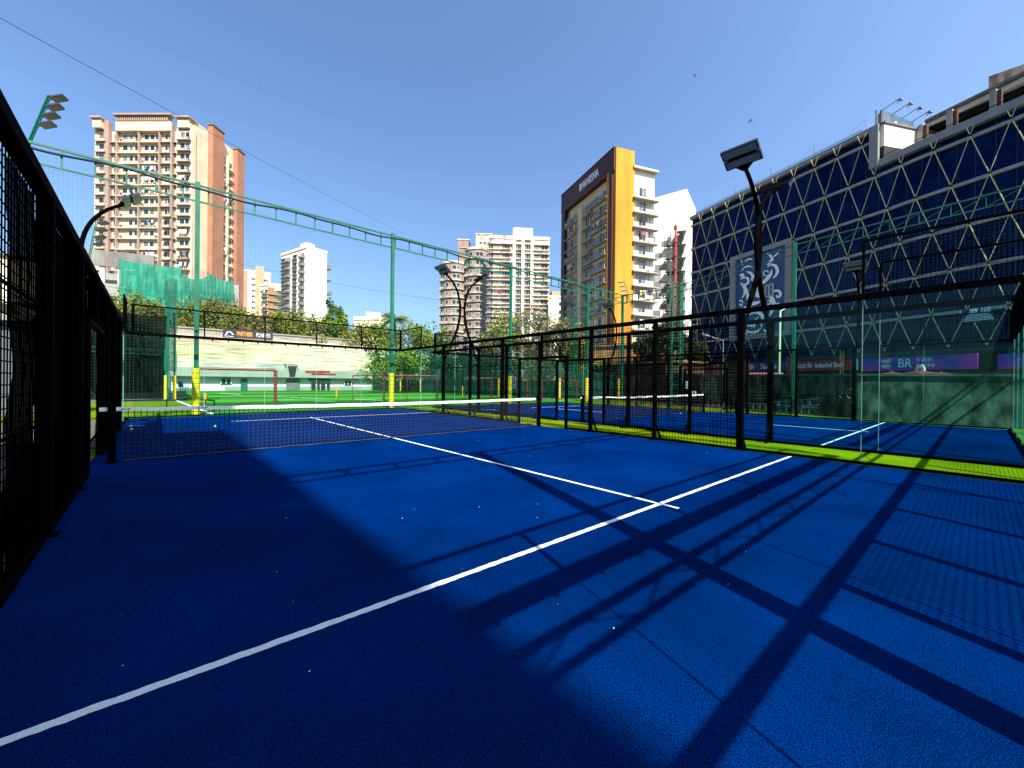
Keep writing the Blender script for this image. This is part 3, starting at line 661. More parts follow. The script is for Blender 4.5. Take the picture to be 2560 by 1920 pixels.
def slab_mesh(w_, d, h, m):
    k = ('s', round(w_, 1), round(d, 2), round(h, 2), m.name)
    if k not in WC: mb = MB(); mb.box((0, d/2, 0), (round(w_, 1), d, h)); WC[k] = mb.mesh('ledge', [m], fix=True)
    return WC[k]
def balcony_mesh(w_, d, h, m):
    k = ('b', round(w_, 1), round(d, 1), m.name)
    if k not in WC:
        w_ = round(w_, 1); mb = MB(); mb.box((0, d/2, 0), (w_, d, .16)); mb.box((0, d-.05, .95), (w_, .05, .06)); mb.box((0, d-.04, .25), (w_, .06, .35))
        for i in range(int(w_/.3)+1): mb.box((-w_/2+.03+i*.3, d-.05, .6), (.035, .035, .75))
        for s in (-1, 1): mb.box((s*(w_/2-.03), d/2, .5), (.05, d, .9))
        WC[k] = mb.mesh('balcony', [m], fix=True)
    return WC[k]
class Bld:
    def __init__(s, name, loc, label, cat='building', group=None):
        s.loc = V(loc); s.root = empty(name, loc, 0, label, cat, group); s.items = {}
    def put(s, kind, me, P, u, n, z):
        s.items.setdefault(kind, []).append((me, V((P.x, P.y, z)), V(u), V(n)))
    def part(s, name, mb, m, parent=None, **k):
        return mb.build(name, m, parent or s.root, loc=(0, 0, 0) if parent else None, **k)
    def finish(s):
        for kind, L_ in s.items.items():
            L_.sort(key=lambda t: (t[1]-CAM).length)
            rest = MB(); mats = []
            for i, (me, P, u, n) in enumerate(L_):
                mx = Matrix(((u.x, n.x, 0, P.x-s.loc.x), (u.y, n.y, 0, P.y-s.loc.y), (u.z, n.z, 1, P.z-s.loc.z), (0, 0, 0, 1)))
                if i < 98: o = bpy.data.objects.new(kind, me); COL.objects.link(o); o.parent = s.root; o.matrix_local = mx
                else:
                    k = len(rest.v); rest.v += [tuple(mx @ v.co) for v in me.vertices]
                    for p in me.polygons:
                        mt = me.materials[p.material_index]
                        if mt not in mats: mats.append(mt)
                        rest.f.append([k+j for j in p.vertices]); rest.m.append(mats.index(mt))
            if rest.f: o = rest.build(kind, mats, s.root, fix=False); o['kind'] = 'stuff'
def rel(b, P, z=None): return V((P.x-b.loc.x, P.y-b.loc.y, (P.z if z is None else z)-b.loc.z))
def block(b, name, pts, z0, z1, m):
    """upright prism over ground points"""
    mb = MB(); mb.prism([rel(b, p, z0) for p in pts], (0, 0, z1-z0)); return b.part(name, mb, m)
def fin(b, P, u, n, w_, d, z0, z1, m, name='pier'):
    """pier standing on the facade: centre P on the wall, width w_, proud d"""
    mb = MB(); mb.box(rel(b, P+n*(d/2), (z0+z1)/2), (w_, d, z1-z0), 0, u, n); return b.part(name, mb, m)
LAUN = []
def laundry(P, u, n, z, w_, label='washing hung out to dry on a high balcony rail'):
    mb = MB(); mb.bar(-u*w_/2, u*w_/2, .03, .03, 0); x = -w_/2+.1
    while x < w_/2-.3:
        ww = random.uniform(.35, .8); hh = random.uniform(.6, 1.25); k = random.choice((0, 0, 0, 1, 2, 3, 4, 5, 6, 0)); mb.box(u*(x+ww/2)-V((0, 0, hh/2)), (ww*.9, .03, hh), k, u, n); x += ww+random.uniform(0, .2)
    o = mb.build('laundry', CLOTH, loc=V((P.x, P.y, z))+n*.25); tag(o, label, 'laundry', 'washing on the balconies'); return o
def U2(a): a = V((a.x, a.y, 0)); return a.normalized()
cream = mat('cream render', (.63, .50, .33), .9, col2=(.52, .41, .27), scale=.25)
brownp = mat('brown pink render', (.58, .41, .315), .9, col2=(.49, .34, .26), scale=.3)
orange = mat('orange render', (.61, .27, .155), .9, col2=(.49, .22, .12), scale=.3)
greyc = mat('grey render', (.34, .31, .26), .9, var=.2, scale=.3)  # plain grey for pier caps and end ledges
# ------------------------------------------------------------------ pink and cream tower on the left
D = 119; C1 = at_d(482, 960, D); C1.z = 0; ZT = z_at(C1, 302); uL = V((-.74, .673, 0)).normalized(); nL = V((-uL.y, uL.x, 0));
if nL.dot(CAM-C1) < 0: nL = -nL
uR = V((.70, .714, 0)).normalized(); nR = V((uR.y, -uR.x, 0))
b = Bld('apartment_tower', C1, 'tall pink and cream apartment tower on the left, washing on its balconies')
tl = t_at(C1, uL, 241); tr = t_at(C1, uR, 598)
block(b, 'wall', [C1, C1+uL*tl, C1+uL*tl-nL*26, C1-nL*.0+uR*tr], 0, ZT-3.1, cream)
FL = 3.1; nf = 23
col = lambda x: t_at(C1, uL, 200+x/3.19)
for x0, x1, d in ((130, 205, 1.3), (300, 475, 1.6), (478, 640, 1.6), (640, 740, 1.5), (795, 897, 2.0)):   # bays drawn by piers
    pass
for xc, wpx, d in ((226, 36, 1.1), (300, 10, 1.0), (476, 10, 1.0), (638, 10, 1.0), (735, 14, 1.0), (793, 12, 1.3)):
    P = C1+uL*col(xc); fin(b, P, uL, nL, abs(col(xc-wpx/2)-col(xc+wpx/2)), d, 0, ZT-(1.0 if xc in (300, 735) else 3.2 if xc > 400 and xc < 700 else 0.5), brownp)
zt1 = z_at(C1+uL*col(520), 280+95/3.19-12)
mb = MB(); a = C1+uL*col(300)+nL*.6; c_ = C1+uL*col(735)+nL*.6
mb.box(rel(b, (a+c_)/2, ZT-2.2), ((a-c_).length, 1.2, 2.6), 0, uL, nL); b.part('parapet', mb, cream)
mb = MB(); mb.box(rel(b, (a+c_)/2+nL*.3, ZT+.9), ((a-c_).length+.8, 1.9, .5), 0, uL, nL); b.part('roof_slab', mb, brownp)
mb = MB()
for i in range(26): P = a+(c_-a)*((i+.8)/27.5); mb.box(rel(b, P, ZT), (.35, 1.6, 1.5), 0, uL, nL)
b.part('roof_grille', mb, brownp)
for xa, xb in ((793, 905), (128, 212)):
    P = C1+uL*(col(xa)+col(xb))/2+nL*.7; ww = abs(col(xa)-col(xb)); mb = MB(); mb.box(rel(b, P, ZT-.2), (ww, 3.4, .5), 0, uL, nL); b.part('roof_slab', mb, brownp)
    mb = MB(); mb.box(rel(b, P, ZT-1.7), (ww*.8, 2.4, 2.6), 0, uL, nL); b.part('parapet', mb, cream)
mb = MB(); mb.box(rel(b, C1+uR*tr/2-nR*1, ZT-1.6), (tr, 2, 3.2), 0, uR, nR); b.part('parapet', mb, cream)
cols = [(180, 44, 'w', 'b', 0.9), (270, 22, 'w', 's', .8), (350, 44, 'w', 's', .5), (398, 34, 'c', 's', .5), (445, 40, 'w', 's', .5), (520, 40, 'c', 's', .5), (566, 38, 'w', 's', .5), (612, 40, 'w', 's', .5), (690, 52, 'w', 's', .5), (768, 22, 'w', 's', .8), (833, 40, 'w', 'b', 1.4), (872, 36, 'c', 'b', 1.4)]
slabs = [(180, 84, 1.5), (262, 66, .8), (390, 176, .9), (558, 160, .9), (688, 100, .9), (762, 56, .8), (850, 108, 2.2)]
for f in range(nf):
    z = ZT-5.6-f*FL
    if z < 8: break
    low = f > 6
    for xc, wpx, st, sk, hh in cols:
        if low and xc in (350, 520, 612, 398) and (xc != 398): 
            if xc in (350, 612): continue
        P = C1+uL*col(xc); ww = abs(col(xc-wpx/2)-col(xc+wpx/2))
        off = 1.25 if xc in (833, 872) else .7 if (180 == xc) else .05
        if low and xc == 690: off = .05
        b.put('window', window_mesh(ww, 1.55, random.choice(('w', 'c', 'w', 'w'))), P+nL*off, uL, nL, z)
    for xc, wpx, d in slabs:
        if low and xc == 688: xc, wpx, d = 705, 74, 1.5
        P = C1+uL*col(xc); b.put('ledge', slab_mesh(abs(col(xc-wpx/2)-col(xc+wpx/2)), d, .22, brownp if xc not in (390, 558) else cream), P, uL, nL, z-.95)
    for xc, w1, d in ((850, 88, 1.25), (180, 60, .75), (390, 166, .35), (558, 150, .35), (690, 84, .35)):
        P = C1+uL*col(xc); b.put('sill_wall', slab_mesh(abs(col(xc-w1/2)-col(xc+w1/2)), d, .85, cream), P, uL, nL, z-.5)
    for xc in random.sample((330, 455, 500, 610, 720, 885, 195), 3):
        P = C1+uL*col(xc)+nL*(1.3 if xc in (885, 195) else .4); b.put('air_conditioner', ac_mesh(), P, uL, nL, z-.55)
    if f in (4, 5, 8, 11, 12, 3, 9, 14): 
        for xc, w1 in random.choice((((850, 80),), ((560, 120),), ((850, 80), (560, 100)))): laundry(C1+uL*col(xc)+nL*(1.9 if xc == 850 else .9), uL, nL, z+1.2, abs(col(xc-w1/2)-col(xc+w1/2)), 'washing hung out on a balcony of the pink tower')
for xa, xb, m_ in ((790, 798, cream), (897, 905, cream), (130, 138, cream), (205, 211, cream)):
    xc = (xa+xb)/2; P = C1+uL*col(xc); fin(b, P, uL, nL, .6, 1.35 if xc > 700 else .8, 0, ZT-3, m_)
# bay bodies so the end columns stand proud
for xa, xb, d in ((797, 897, 1.2), (137, 205, .65)):
    P = C1+uL*(col(xa)+col(xb))/2; fin(b, P, uL, nL, abs(col(xa)-col(xb)), d, 0, ZT-3.4, cream, 'bay')
crr = lambda x: t_at(C1, uR, 200+x/3.19)
for xa, xb, m_, zt in ((1005, 1095, orange, ZT+1.8), (1205, 1262, orange, ZT+.3)):
    P = C1+uR*(crr(xa)+crr(xb))/2; fin(b, P, uR, nR, crr(xb)-crr(xa), 1.6, 0, zt, orange)
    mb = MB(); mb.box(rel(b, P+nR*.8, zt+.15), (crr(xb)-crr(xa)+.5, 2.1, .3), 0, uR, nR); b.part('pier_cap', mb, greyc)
for f in range(nf):
    z = ZT-6.6-f*FL
    if z < 8: break
    for xc, w1 in ((1116, 36), (1170, 52)):
        P = C1+uR*crr(xc); ww = crr(xc+w1/2)-crr(xc-w1/2); b.put('window', window_mesh(ww, 1.7, 'w'), P+nR*.05, uR, nR, z)
        b.put('ledge', slab_mesh(ww+.3, .7, .2, cream), P, uR, nR, z-.9); b.put('sill_wall', slab_mesh(ww+.2, .4, .8, cream), P, uR, nR, z-.5)
    if f in (2, 4, 9, 12): laundry(C1+uR*crr(1116)+nR*1.2, uR, nR, z+1.0, 2.5, 'washing hung out on the orange side of the pink tower')
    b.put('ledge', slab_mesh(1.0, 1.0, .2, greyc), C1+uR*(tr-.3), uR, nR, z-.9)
fin(b, C1+uR*crr(1143), uR, nR, .5, 1.1, 0, ZT-4, cream)
b.finish()
# ------------------------------------------------------------------ generic tower built from a corner
def simple_tower(name, label, D, xc_, ytop, uL, xl, uR_, xr, m1, m2, FL, colsL, colsR, zbase=0, mL=None, ww=1.8, wh=1.4, ledge=None, depth=14, lau=0, par=1.2, gril=False):
    C_ = at_d(xc_, 960, D); C_.z = 0; Z = z_at(C_, ytop); b = Bld(name, C_, label)
    uL = V((*uL, 0)).normalized(); uR_ = V((*uR_, 0)).normalized()
    nl = V((uL.y, -uL.x, 0)); nl = nl if nl.dot(CAM-C_) > 0 else -nl; nr = V((uR_.y, -uR_.x, 0)); nr = nr if nr.dot(CAM-C_-uR_*5) > 0 else -nr
    tl, tr = t_at(C_, uL, xl), t_at(C_, uR_, xr)
    block(b, 'wall', [C_, C_+uL*tl, C_+uL*tl+uR_*tr, C_+uR_*tr], 0, Z, m1)
    mb = MB()
    for (u, t, n) in ((uL, tl, nl), (uR_, tr, nr)): mb.box(rel(b, C_+u*t/2+n*.1, Z+par/2-.3), (t+.2, .3, par), 0, u, n)
    b.part('parapet', mb, m1)
    z = Z-par-FL+.6
    while z > zbase+1:
        for u, n, t, cl in ((uL, nl, tl, colsL), (uR_, nr, tr, colsR)):
            for c in cl:
                fr, w2, kind = c
                P = C_+u*t*fr
                if kind in 'wcg': b.put('window', window_mesh(w2, wh, kind), P, u, n, z)
                if kind == 'g': b.put('balcony', balcony_mesh(w2+.5, 1.1, 1, ledge or m1), P, u, n, z-.5); b.put('window', window_mesh(w2, wh+.4, 'w'), P, u, n, z-.2)
                if kind in 'wc' and ledge: b.put('ledge', slab_mesh(w2+.7, .8, .18, ledge), P, u, n, z-.25); b.put('ledge', slab_mesh(w2+.7, .6, .14, ledge), P, u, n, z+wh+.1)
                if random.random() < .3: b.put('air_conditioner', ac_mesh(), P+u*(w2*.5+.2)+n*.02, u, n, z-.4)
                if lau and random.random() < lau: laundry(P+n*.9, u, n, z+1, w2*1.1, 'washing hung out on '+label.split(',')[0])
        z -= FL
    return b, C_, uL, tl, nl, uR_, tr, nr, Z
white = mat('white render', (.82, .79, .68), .9, var=.06, scale=.1)
pinkr = mat('salmon render', (.66, .29, .17), .9, var=.2, scale=.2)
pale = mat('pale cream render', (.80, .70, .50), .9, var=.15, scale=.15)
dusty = mat('weathered cream render', (.74, .64, .50), .9, col2=(.48, .38, .30), scale=.45, detail=9)
mauve = mat('weathered pink render', (.50, .33, .26), .9, col2=(.36, .25, .2), scale=.5, detail=8)
ggrey = mat('grey ledge concrete', (.36, .33, .29), .9, var=.3, scale=.5)
# white tower
b, C_, uL_, tl, nl, uR_, tr, nr, Z = simple_tower('apartment_tower', 'bright white slab tower with a blank side wall and grey ledges', 161, 762, 618, (-.25, .97), 701, (.97, .25), 814, white, white, 3.1,
    [(.12, 2.6, 'g'), (.42, 2.6, 'w'), (.70, 3, 'g'), (.90, 3, 'w')], [], mL=white, ledge=ggrey, par=1.0)
for k in range(9): P = C_+uR_*tr; mb = MB(); mb.box(rel(b, P+uR_*.7, Z-6-k*5.2), (1.5, 3, .25 if k % 2 else 1.4), 0, uR_, nr); b.part('side_ledge', mb, ggrey)
mb = MB(); mb.box(rel(b, C_+uR_*tr*.25-nr*3, Z+1.2), (tr*.4, 4, 2.2), 0, uR_, nr); b.part('stair_head', mb, white); b.finish()
# salmon tower
b, C_, uL_, tl, nl, uR_, tr, nr, Z = simple_tower('apartment_tower', 'distant salmon and cream tower between the pink tower and the white one', 214, 617, 680, (-.55, .83), 600, (.93, -.1), 674, pale, pinkr, 3.05,
    [(.3, 2, 'w'), (.7, 2, 'w')], [(.27, 2.0, 'w'), (.80, 2.2, 'w')], par=1.5)
a = t_at(C_, uR_, 636); c_ = t_at(C_, uR_, 656); fin(b, C_+uR_*(a+c_)/2, uR_, nr, c_-a, 1.5, 0, Z+3.5, pinkr); fin(b, C_+uL_*tl*.5, uL_, nl, tl, .4, 0, Z+.8, pinkr); b.finish()
mb = MB()
# cream block with green ledges
b, C_, uL_, tl, nl, uR_, tr, nr, Z = simple_tower('apartment_block', 'yellowish apartment block with rust stained ledges left of the white tower', 176, 670, 712, (-.45, .89), 648, (.96, -.0), 706, pale, pale, 3.0,
    [(.4, 3, 'w')], [(.35, 4, 'g'), (.8, 2.2, 'w')], ledge=mat('olive ledge', (.50, .46, .22), .9), lau=.2); fin(b, C_+uR_*.8, uR_, nr, 2.2, .5, 0, Z-1, orange); b.finish()
# weathered cluster
MC = 'weathered'
b, C_, uL_, tl, nl, uR_, tr, nr, Z = simple_tower('apartment_tower', 'weathered cream tower with white mullions, nearest of the weathered group', 151, 1228, 594, (-.55, .83), 1219, (.80, -.60), 1370, dusty, dusty, 3.35,
    [(.5, 2, 'w')], [(.09, 2.8, 'g'), (.235, 2.8, 'w'), (.455, 2.8, 'w'), (.61, 2.8, 'w'), (.76, 2.6, 'g'), (.91, 2.6, 'w')], ledge=dusty, lau=.07, wh=1.7)
for fr in (.375, .53, .69): fin(b, C_+uR_*tr*fr, uR_, nr, 1.0, .7, 0, Z+(3.5 if fr < .6 else 1), white)
mb = MB(); mb.box(rel(b, C_+uR_*tr*.53-nr*1.5, Z+1.6), (tr*.33, 4.5, 4.2), 0, uR_, nr); b.part('stair_head', mb, white)
z = Z-2.2
while z > 5: b.put('floor_band', slab_mesh(tr*.36, .9, .35, dusty), C_+uR_*tr*.18, uR_, nr, z); b.put('floor_band', slab_mesh(tr*.3, .9, .35, dusty), C_+uR_*tr*.85, uR_, nr, z); z -= 3.35
b.finish()
def round_tower(D, xa, xb, ytop, label, m1, fl=3.35):
    Pc = at_d((xa+xb)/2, 960, D+6); Pc.z = 0; r = (xb-xa)/2/FPX*D*1.02; Z = z_at(at_d((xa+xb)/2, 960, D), ytop); b = Bld('apartment_tower', Pc, label)
    n_ = 20; ang0 = math.atan2(CAM.y-Pc.y, CAM.x-Pc.x); ps = [Pc+V((math.cos(ang0+2*math.pi*i/n_)*r, math.sin(ang0+2*math.pi*i/n_)*r, 0)) for i in range(n_)]
    block(b, 'wall', ps, 0, Z, m1); mb = MB(); mb.prism([rel(b, Pc+(p-Pc)*1.06, Z) for p in ps], (0, 0, .9)); b.part('parapet', mb, dusty)
    z = Z-fl
    while z > 5:
        mb = MB(); mb.prism([rel(b, Pc+(p-Pc)*1.12, z-.1) for p in ps], (0, 0, .32)); b.part('floor_band', mb, dusty)
        for i in range(-5, 6):
            a = ang0+i*.29; n = V((math.cos(a), math.sin(a), 0)); u = V((-n.y, n.x, 0)); 
            if i % 3 == 2: b.put('air_conditioner', ac_mesh(), Pc+n*(r*1.0), u, n, z+.5)
            else: b.put('window', window_mesh(1.5, 1.8, random.choice('wcw')), Pc+n*(r*.995), u, n, z+.6)
        for k in range(0, 26): a = ang0-1.5+k*.12; n = V((math.cos(a), math.sin(a), 0)); b.put('baluster', slab_mesh(.1, .1, .8, dusty), Pc+n*(r*1.08), V((-n.y, n.x, 0)), n, z+.6)
        z -= fl
    b.finish(); return b, Pc, r, Z
round_tower(158, 1100, 1166, 655, 'round fronted weathered tower, leftmost of the weathered group', mauve)
b2, Pc, r_, Z2 = round_tower(156, 1160, 1222, 620, 'round fronted weathered tower in the middle of its group', mauve)
for xa, xb, yt, lab, mm in ((1141, 1168, 600, 'narrow pink service shaft behind the round weathered towers', mauve), (1186, 1226, 586, 'cream stair tower behind the middle weathered tower', dusty)):
    P = at_d(xa, 960, 168); P.z = 0; u = V((Rv.x, Rv.y, 0)).normalized(); t = t_at(P, u, xb); bb = Bld('stair_tower', P, lab, 'building'); n = V((-u.y, u.x, 0)); block(bb, 'wall', [P, P+u*t, P+u*t+n*6, P+n*6], 0, z_at(P, yt), mm)
    for k in range(3): bb.put('window', window_mesh(1.2, 1.0, 'w'), P+u*t*(.3+.25*k), u, -n, z_at(P, yt)-4)
    mb = MB(); mb.box(rel(bb, P+u*t*.5+n*3, z_at(P, yt)+.2), (t+.6, 6.4, .4), 0, u, n); bb.part('roof_slab', mb, dusty); bb.finish()
b, C_, uL_, tl, nl, uR_, tr, nr, Z = simple_tower('apartment_block', 'plain cream block with a red roof box, just left of the maroon building', 150, 1378, 742, (-.5, .86), 1369, (.85, -.5), 1412, pale, pale, 3, [], [(.65, 1.8, 'w')], par=.8)
mb = MB(); mb.box(rel(b, C_+uR_*tr*.3-nr*2, Z+1.2), (3, 3, 2), 0, uR_, nr); b.part('roof_box', mb, pinkr); b.finish()
b, C_, uL_, tl, nl, uR_, tr, nr, Z = simple_tower('apartment_block', 'low cream building with a boxy upper floor beyond the trees', 150, 908, 797, (-.5, .86), 884, (.9, -.3), 960, pale, pale, 3, [(.5, 2, 'w')], [(.25, 2.4, 'w'), (.6, 2.4, 'w'), (.85, 2, 'w')], zbase=14)
mb = MB(); mb.box(rel(b, C_+uR_*tr*.45-nr*3, Z+1.3), (tr*.7, 5, 2.8), 0, uR_, nr); b.part('upper_floor', mb, pale); b.finish()
# ------------------------------------------------------------------ lettering
def text(s, size, m, parent, P, u, n, depth=.02, wd=None, name='lettering', up=None, bold=0.0, shear=0):
    """letters centred at P on a surface with reading direction u and outward normal n"""
    cu = bpy.data.curves.new('t', 'FONT'); cu.body = s; cu.size = size; cu.extrude = depth; cu.align_x = 'CENTER'; cu.align_y = 'CENTER'; cu.offset = bold; cu.shear = shear
    t = bpy.data.objects.new('t', cu); COL.objects.link(t); dg = bpy.context.evaluated_depsgraph_get(); me = bpy.data.meshes.new_from_object(t.evaluated_get(dg)); bpy.data.objects.remove(t, do_unlink=True); bpy.data.curves.remove(cu)
    me.materials.clear(); me.materials.append(m); o = bpy.data.objects.new(name, me); COL.objects.link(o); u = V(u).normalized(); n = V(n).normalized(); z = up or n.cross(u)
    sc_ = 1
    if wd and len(me.vertices): xs = [v.co.x for v in me.vertices]; sc_ = wd/(max(xs)-min(xs))
    mx = Matrix(((u.x*sc_, z.x, n.x, P[0]), (u.y*sc_, z.y, n.y, P[1]), (u.z*sc_, z.z, n.z, P[2]), (0, 0, 0, 1)))
    if parent: o.parent = parent; mx = Matrix.Translation(-V(parent.location)) @ mx if parent.type == 'EMPTY' or True else mx
    o.matrix_local = mx; return o
# ------------------------------------------------------------------ maroon, cream and yellow tower
D = 85; C1 = at_d(1537, 960, D); C1.z = 0; ZT = z_at(C1, 375); uL = V((.356, .934, 0)).normalized(); nL = V((-.934, .356, 0)).normalized(); uR = V((.934, -.356, 0)).normalized(); nR = V((-.356, -.934, 0)).normalized()
b = Bld('apartment_tower', C1, 'tower with a yellow end wall, maroon frame and white name letters at its top')
maroon = mat('maroon panel', (.13, .012, .014), .6, var=.3, scale=.6); yellow = mat('yellow render', (.61, .265, .012), .9, col2=(.53, .22, .012), scale=.5, detail=10, stretch=(1, 1, .12)); crm = mat('cream wall', (.66, .54, .32), .9, var=.15, scale=.3); wl = mat('white ledge', (.60, .56, .47), .8)
tl = t_at(C1, uL, 1411); tr = t_at(C1, uR, 1573)
block(b, 'wall', [C1-nL*0, C1+uL*tl, C1+uL*tl+uR*4, C1+uR*tr], 0, ZT-3.4, crm)
block(b, 'end_wall', [C1+nR*.9+nL*0.9, C1+nR*.9+uR*tr, C1+uR*tr-nR*.0, C1+nL*.9], 0, ZT, yellow)
cf = lambda x: t_at(C1, uL, 1350+x/3.687)
mb = MB(); mb.box(rel(b, C1+uL*tl/2+nL*.6, ZT-2.3), (tl+1.2, 1.2, 4.6), 0, uL, nL); b.part('crown_band', mb, maroon)
mb = MB(); mb.box(rel(b, C1+uL*tl/2+nL*.55, ZT+.1), (tl+1.3, 1.5, .25), 0, uL, nL); b.part('crown_edge', mb, maroon)
for t0, t1 in ((-.0, cf(645)), (tl-1.3, tl+.4)): fin(b, C1+uL*(t0+t1)/2, uL, nL, abs(t1-t0), 1.2, 0, ZT-4.6, maroon, 'frame_pier')
fin(b, C1+uL*(cf(652)+.15), uL, nL, .5, 1.32, 0, ZT-4.4, yellow, 'frame_edge')
mb = MB()   # raised square lattice on the crown
for i in range(15):
    t = 1.0+i*.62
    for j in range(5):
        if random.random() < .75: mb.box(rel(b, C1+uL*t+nL*1.22, ZT-.7-j*.75), (.45, .06, .08 if random.random() < .5 else .5), 0, uL, nL)
    t = tl-1-i*.5
    for j in range(5):
        if random.random() < .5: mb.box(rel(b, C1+uL*t+nL*1.22, ZT-.7-j*.75), (.3, .06, .08), 0, uL, nL)
o = b.part('lattice_ornament', mb, mat('crown ornament', (.16, .05, .07), .7)); o['kind'] = 'stuff'
ta, tb = t_at(C1+nL*1.3, uL, 1443), t_at(C1+nL*1.3, uL, 1490)
text('BHAVESHA', 2.3, M['white'], b.root, C1+uL*(ta+tb)/2+nL*1.28+V((0, 0, ZT-2.35)), -uL, nL, .1, wd=abs(tb-ta), bold=.04)
fin(b, C1+uL*cf(377), uL, nL, abs(cf(360)-cf(395)), .9, 0, ZT-6.5, crm)
FL = 3.02
for f in range(17):
    z = ZT-8.6-f*FL
    if z < 2: break
    for xc, wpx, off, st in ((275, 36, .6, 'w'), (330, 34, .6, 'w'), (425, 36, .08, 'c'), (465, 40, .08, 'w'), (535, 42, .7, 'w'), (608, 40, .7, 'w')):
        ww = abs(cf(xc-wpx/2)-cf(xc+wpx/2))
        b.put('window', window_mesh(ww, 2.0 if xc in (425, 465) else 1.7, random.choice('wwc')), C1+uL*cf(xc)+nL*off, uL, nL, z)
        if random.random() < .35: b.put('balcony', balcony_mesh(ww+.4, .8, 1, wl), C1+uL*cf(xc)+nL*off, uL, nL, z-.3)
    for xa, xb, d, dz in ((247, 360, 1.3, -.35), (396, 492, .9, -.5), (485, 642, 1.5, -.1)):
        b.put('ledge', slab_mesh(abs(cf(xa)-cf(xb)), d, .2, wl), C1+uL*(cf(xa)+cf(xb))/2, uL, nL, z-.35+dz)
    for xa, xb in ((250, 360), (490, 642)): b.put('sill_wall', slab_mesh(abs(cf(xa)-cf(xb)), .62, 1.0 if xa == 250 else 1.1, crm), C1+uL*(cf(xa)+cf(xb))/2, uL, nL, z-.6)
    if f in (1, 4, 2, 7): laundry(C1+uL*cf(random.choice((300, 330, 540)))+nL*1.5, uL, nL, z+1.3, 3.5, 'washing hung out on the shaded side of the yellow ended tower')
# white bays right of the yellow wall
wb = mat('warm white render', (.84, .76, .60), .9, var=.08, scale=.2); C2 = C1+uR*tr; t2 = t_at(C2, uR, 1627); ZW = z_at(C2, 424)
block(b, 'white_bay', [C2+nR*.35, C2+nR*.35+uR*t2, C2+uR*t2-nR*1.2-uR*.6, C2-nR*1.2], 0, ZW, wb)
mb = MB(); mb.box(rel(b, C2+uR*t2/2+nR*.5, ZW+.1), (t2+.8, 1.6, .5), 0, uR, nR); b.part('roof_slab', mb, wl)
mb = MB(); mb.box(rel(b, C2+uR*t2/2-nR*.3, ZW+.9), (t2, .05, .05), 0, uR, nR); b.part('roof_rail', mb, M['steel'])
for f in range(16):
    z = ZW-5.6-f*3.05
    if z < 2: break
    P = C2+uR*t2*.45+nR*.38; b.put('window', window_mesh(1.9, 2.0, 'w' if f % 3 else 'c'), P, uR, nR, z)
    b.put('ledge', slab_mesh(t2+.9, 1.3, .2, wl), C2+uR*t2/2+nR*.35, uR, nR, z-.75); 
    for k in (.22, .68, .8): b.put('rib', slab_mesh(.12, .12, 2.0, wl), C2+uR*t2*k+nR*.35, uR, nR, z+1.0)
    if f % 2: b.put('air_conditioner', ac_mesh(), C2+uR*t2*.72+nR*.4, uR, nR, z-.6)
    if f in (2, 3): laundry(P+nR*.5, uR, nR, z+1.7, 2.0, 'washing at a window of the white bays beside the yellow wall')
    if f in (9, 7): laundry(P+nR*.5, uR, nR, z+1.5, 2.0, 'washing low on the white bays beside the yellow wall')
b.finish()
# ------------------------------------------------------------------ white and grey building with outdoor fire stair
D = 95; C1 = at_d(1711, 960, D); C1.z = 0; ZA = z_at(C1, 472); uL = V((-.5, .866, 0)); nL = V((-.866, -.5, 0)); uR = V((.98, .2, 0)).normalized(); nR = V((.2, -.98, 0)).normalized()
b = Bld('apartment_tower', C1, 'white and grey chequered building with a red pipe and outdoor fire stair'); tl, tr = t_at(C1, uL, 1605), t_at(C1, uR, 1734)
lite = mat('pale render', (.80, .76, .66), .9, var=.08, scale=.2); g1 = mat('grey tile', (.33, .32, .31), .9); g2 = mat('light grey tile', (.55, .54, .52), .9)
block(b, 'wall', [C1, C1+uL*tl, C1+uL*tl-nL*10, C1+uR*tr], 0, ZA-2.4, lite)
mb = MB(); mb.prism([rel(b, C1, ZA-2.4), rel(b, C1+uL*tl, ZA-2.4), rel(b, C1+uL*tl, ZA-1.6), rel(b, C1, ZA)], -nL*2); b.part('parapet', mb, lite)
mb = MB(); mb.prism([rel(b, C1, ZA-2.4), rel(b, C1+uR*tr, ZA-2.4), rel(b, C1+uR*tr, ZA-1.8), rel(b, C1, ZA)], -nR*1.0+uR*.3); b.part('parapet', mb, lite)
mb = MB(); q = 1.35
for i in range(int(tl/q)):
    for j in range(int(ZA/q)-2):
        fr = (i+1)*q/tl; lim = 36*(.62+.38*fr)
        pr_ = .62 if j*q < lim else (.15 if j*q < lim+4 else 0)
        if random.random() < pr_: mb.box(rel(b, C1+uL*(i+.5)*q+nL*.03, (j+.5)*q), (q, .05, q), 0 if random.random() < .5 else 1, uL, nL)
for i in range(int(tr/q)):
    for j in range(int(ZA/q)-8):
        if random.random() < .4*(1-j*q/ZA): mb.box(rel(b, C1+uR*(i+.5)*q+nR*.03, (j+.5)*q), (q*.6, .05, q), 0 if random.random() < .4 else 1, uR, nR)
o = b.part('grey_tiles', mb, [g1, g2]); o['kind'] = 'stuff'
tp = t_at(C1, uL, 1683); mb = MB(); mb.tube([rel(b, C1+uL*tp+nL*1.6, 1), rel(b, C1+uL*tp+nL*1.6, ZA-8.6)], .22, 8)
for i in range(12): mb.tube([rel(b, C1+uL*tp+nL*1.6, 3+i*3.1), rel(b, C1+uL*tp+nL*1.6, 3.7+i*3.1)], .42, 8)
b.part('fire_pipe', mb, mat('red pipe', (.55, .05, .03), .5))
